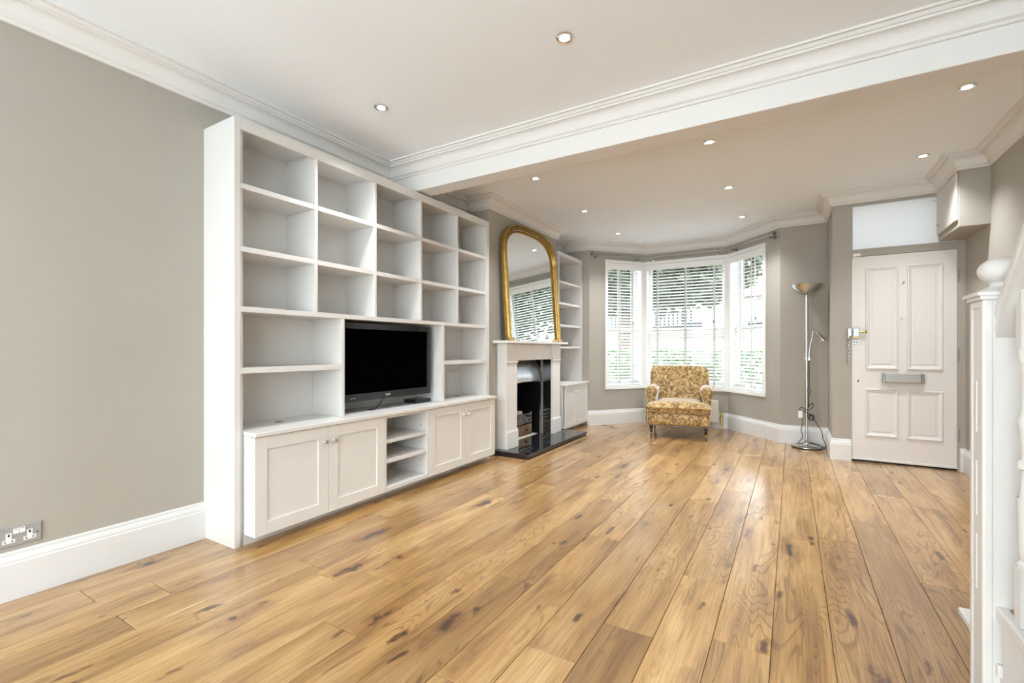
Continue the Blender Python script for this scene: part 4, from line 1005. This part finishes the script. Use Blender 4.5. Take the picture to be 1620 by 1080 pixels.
# ================================================================== OUTSIDE
f = MB(); f.box(-30, 30, 7.3, 60, -0.35, -0.3); struct(build(f, 'ground_front', M['paving']), 'pale paving outside the bay')
f = MB(); f.box(-12, 12, -16, YB-0.2, -0.25, -0.1); struct(build(f, 'ground_rear', mat('bounce_white_paving', (0.80, 0.80, 0.79), 0.8, var=0.04)), 'unseen paving whitened to bounce daylight through the garden doors')  # unseen ground, made near white to bounce daylight onto the ceiling
def leafy(name, c, r, n, size, m, label, cat, shell=0.55, box=False, group=None):
    random.seed(hash(name+label) % 1000 if False else len(label)*7+n)
    root = thing(name, (c[0], c[1], -0.3), label, cat, group)
    f = MB()
    for i in range(n):
        if box: p = Vector((random.uniform(-1,1), random.uniform(-1,1), random.uniform(-1,1)))
        else:
            p = Vector((random.gauss(0,1), random.gauss(0,1), random.gauss(0,1))).normalized()*random.uniform(shell,1)
        q = Vector((c[0]+p.x*r[0], c[1]+p.y*r[1], c[2]+p.z*r[2]))
        a = Euler((random.uniform(0,6.3), random.uniform(0,6.3), random.uniform(0,6.3))).to_matrix(); s = size*random.uniform(0.6,1.3)
        f.add([q+a@Vector((0,-s,0)), q+a@Vector((s*0.45,0,s*0.1)), q+a@Vector((0,s,0)), q+a@Vector((-s*0.45,0,s*0.1))], [(0,1,2),(0,2,3)])
    o = build(f, 'foliage', m, root, recalc=False); o['kind'] = 'stuff'
    return root
leafy('hedge', (-1.2, 9.4, 0.42), (4.5, 0.35, 0.66), 9000, 0.06, M['hedge'], 'clipped green hedge outside below the bay window', 'hedge', box=True)
t1 = leafy('garden_tree', (-3.9, 13.5, 4.6), (4.4, 2.0, 2.6), 20000, 0.17, M['treeleaf'], 'large dark leafy tree seen through the upper part of the centre blind', 'tree', 0.3)
f = MB(); f.tube([(-4.3,13.5,-0.3),(-4.25,13.5,1.5),(-4.0,13.5,3.6)], 0.2, 10, [0.22,0.18,0.12]); build(f, 'trunk', M['bark'], t1)
t2 = leafy('garden_tree', (-3.6, 19.0, 3.6), (1.0, 0.8, 0.9), 2500, 0.12, M['lightleaf'], 'small light green tree outside beyond the hedge', 'tree', 0.2)
f = MB(); f.tube([(-3.6,19.0,-0.3),(-3.6,19.0,3.0)], 0.08, 8); build(f, 'trunk', M['bark'], t2)
t3 = leafy('garden_shrub', (1.15, 10.3, 1.0), (0.55, 0.5, 0.55), 1500, 0.07, M['lightleaf'], 'light green shrub outside the right blind', 'shrub', 0.2)
f = MB(); f.tube([(1.15,10.3,-0.3),(1.15,10.3,0.8)], 0.03, 8); build(f, 'stem', M['bark'], t3)
t4 = leafy('garden_tree', (4.3, 15.5, 4.4), (3.0, 1.6, 2.7), 9000, 0.17, M['treeleaf'], 'dark leafy tree standing furthest right outside the bay', 'tree', 0.2)
f = MB(); f.tube([(4.3,15.5,-0.3),(4.3,15.5,3.2)], 0.15, 8); build(f, 'trunk', M['bark'], t4)
# garden wall with trellis across the street
gw = thing('garden_wall', (-4.0, 17.0, -0.3), 'cream garden wall across the street topped by green trellis', 'garden wall')
f = MB(); f.box(-9.0, 1.0, 17.0, 17.25, -0.3, 1.75); build(f, 'masonry', M['render'], gw)
f = MB(); f.box(-9.05, 1.05, 16.96, 17.29, 1.75, 1.82); build(f, 'coping', M['tile'], gw)
f = MB(); f.box(-6.6, -3.0, 17.08, 17.12, 1.86, 1.92); f.box(-6.6, -3.0, 17.08, 17.12, 2.34, 2.40); build(f, 'trellis_rails', M['trellis'], gw)
for i in range(25):
    x = -6.6+i*0.15; f = MB(); f.box(x-0.028, x+0.028, 17.05, 17.08, 1.82, 2.42); build(f, 'trellis_slat', M['trellis'], gw)
hs = thing('opposite_house', (-3.0, 26.0, -0.3), 'pale rendered house with terracotta roof across the street', 'house')
f = MB(); f.box(-14, 2.5, 26, 33, -0.3, 3.7); build(f, 'walls', M['render'], hs)
f = MB(); f.extrude([(-14.4,25.6,3.7),(-14.4,33.4,3.7),(-14.4,29.5,5.6)], (17.3,0,0)); build(f, 'roof', M['tile'], hs)
for x in (-11.5,-8.5,-5.0,-2.0,0.6):
    f = MB(); f.box(x, x+1.1, 25.95, 26.02, 1.0, 2.6); g = build(f, 'window', M['winframe'], hs); wchild(g)
    f = MB(); f.box(x+0.1, x+1.0, 25.93, 25.96, 1.1, 2.5); build(f, 'pane', M['darkglass'], g)

for o in list(bpy.data.objects):
    if '_w' in o: del o['_w']
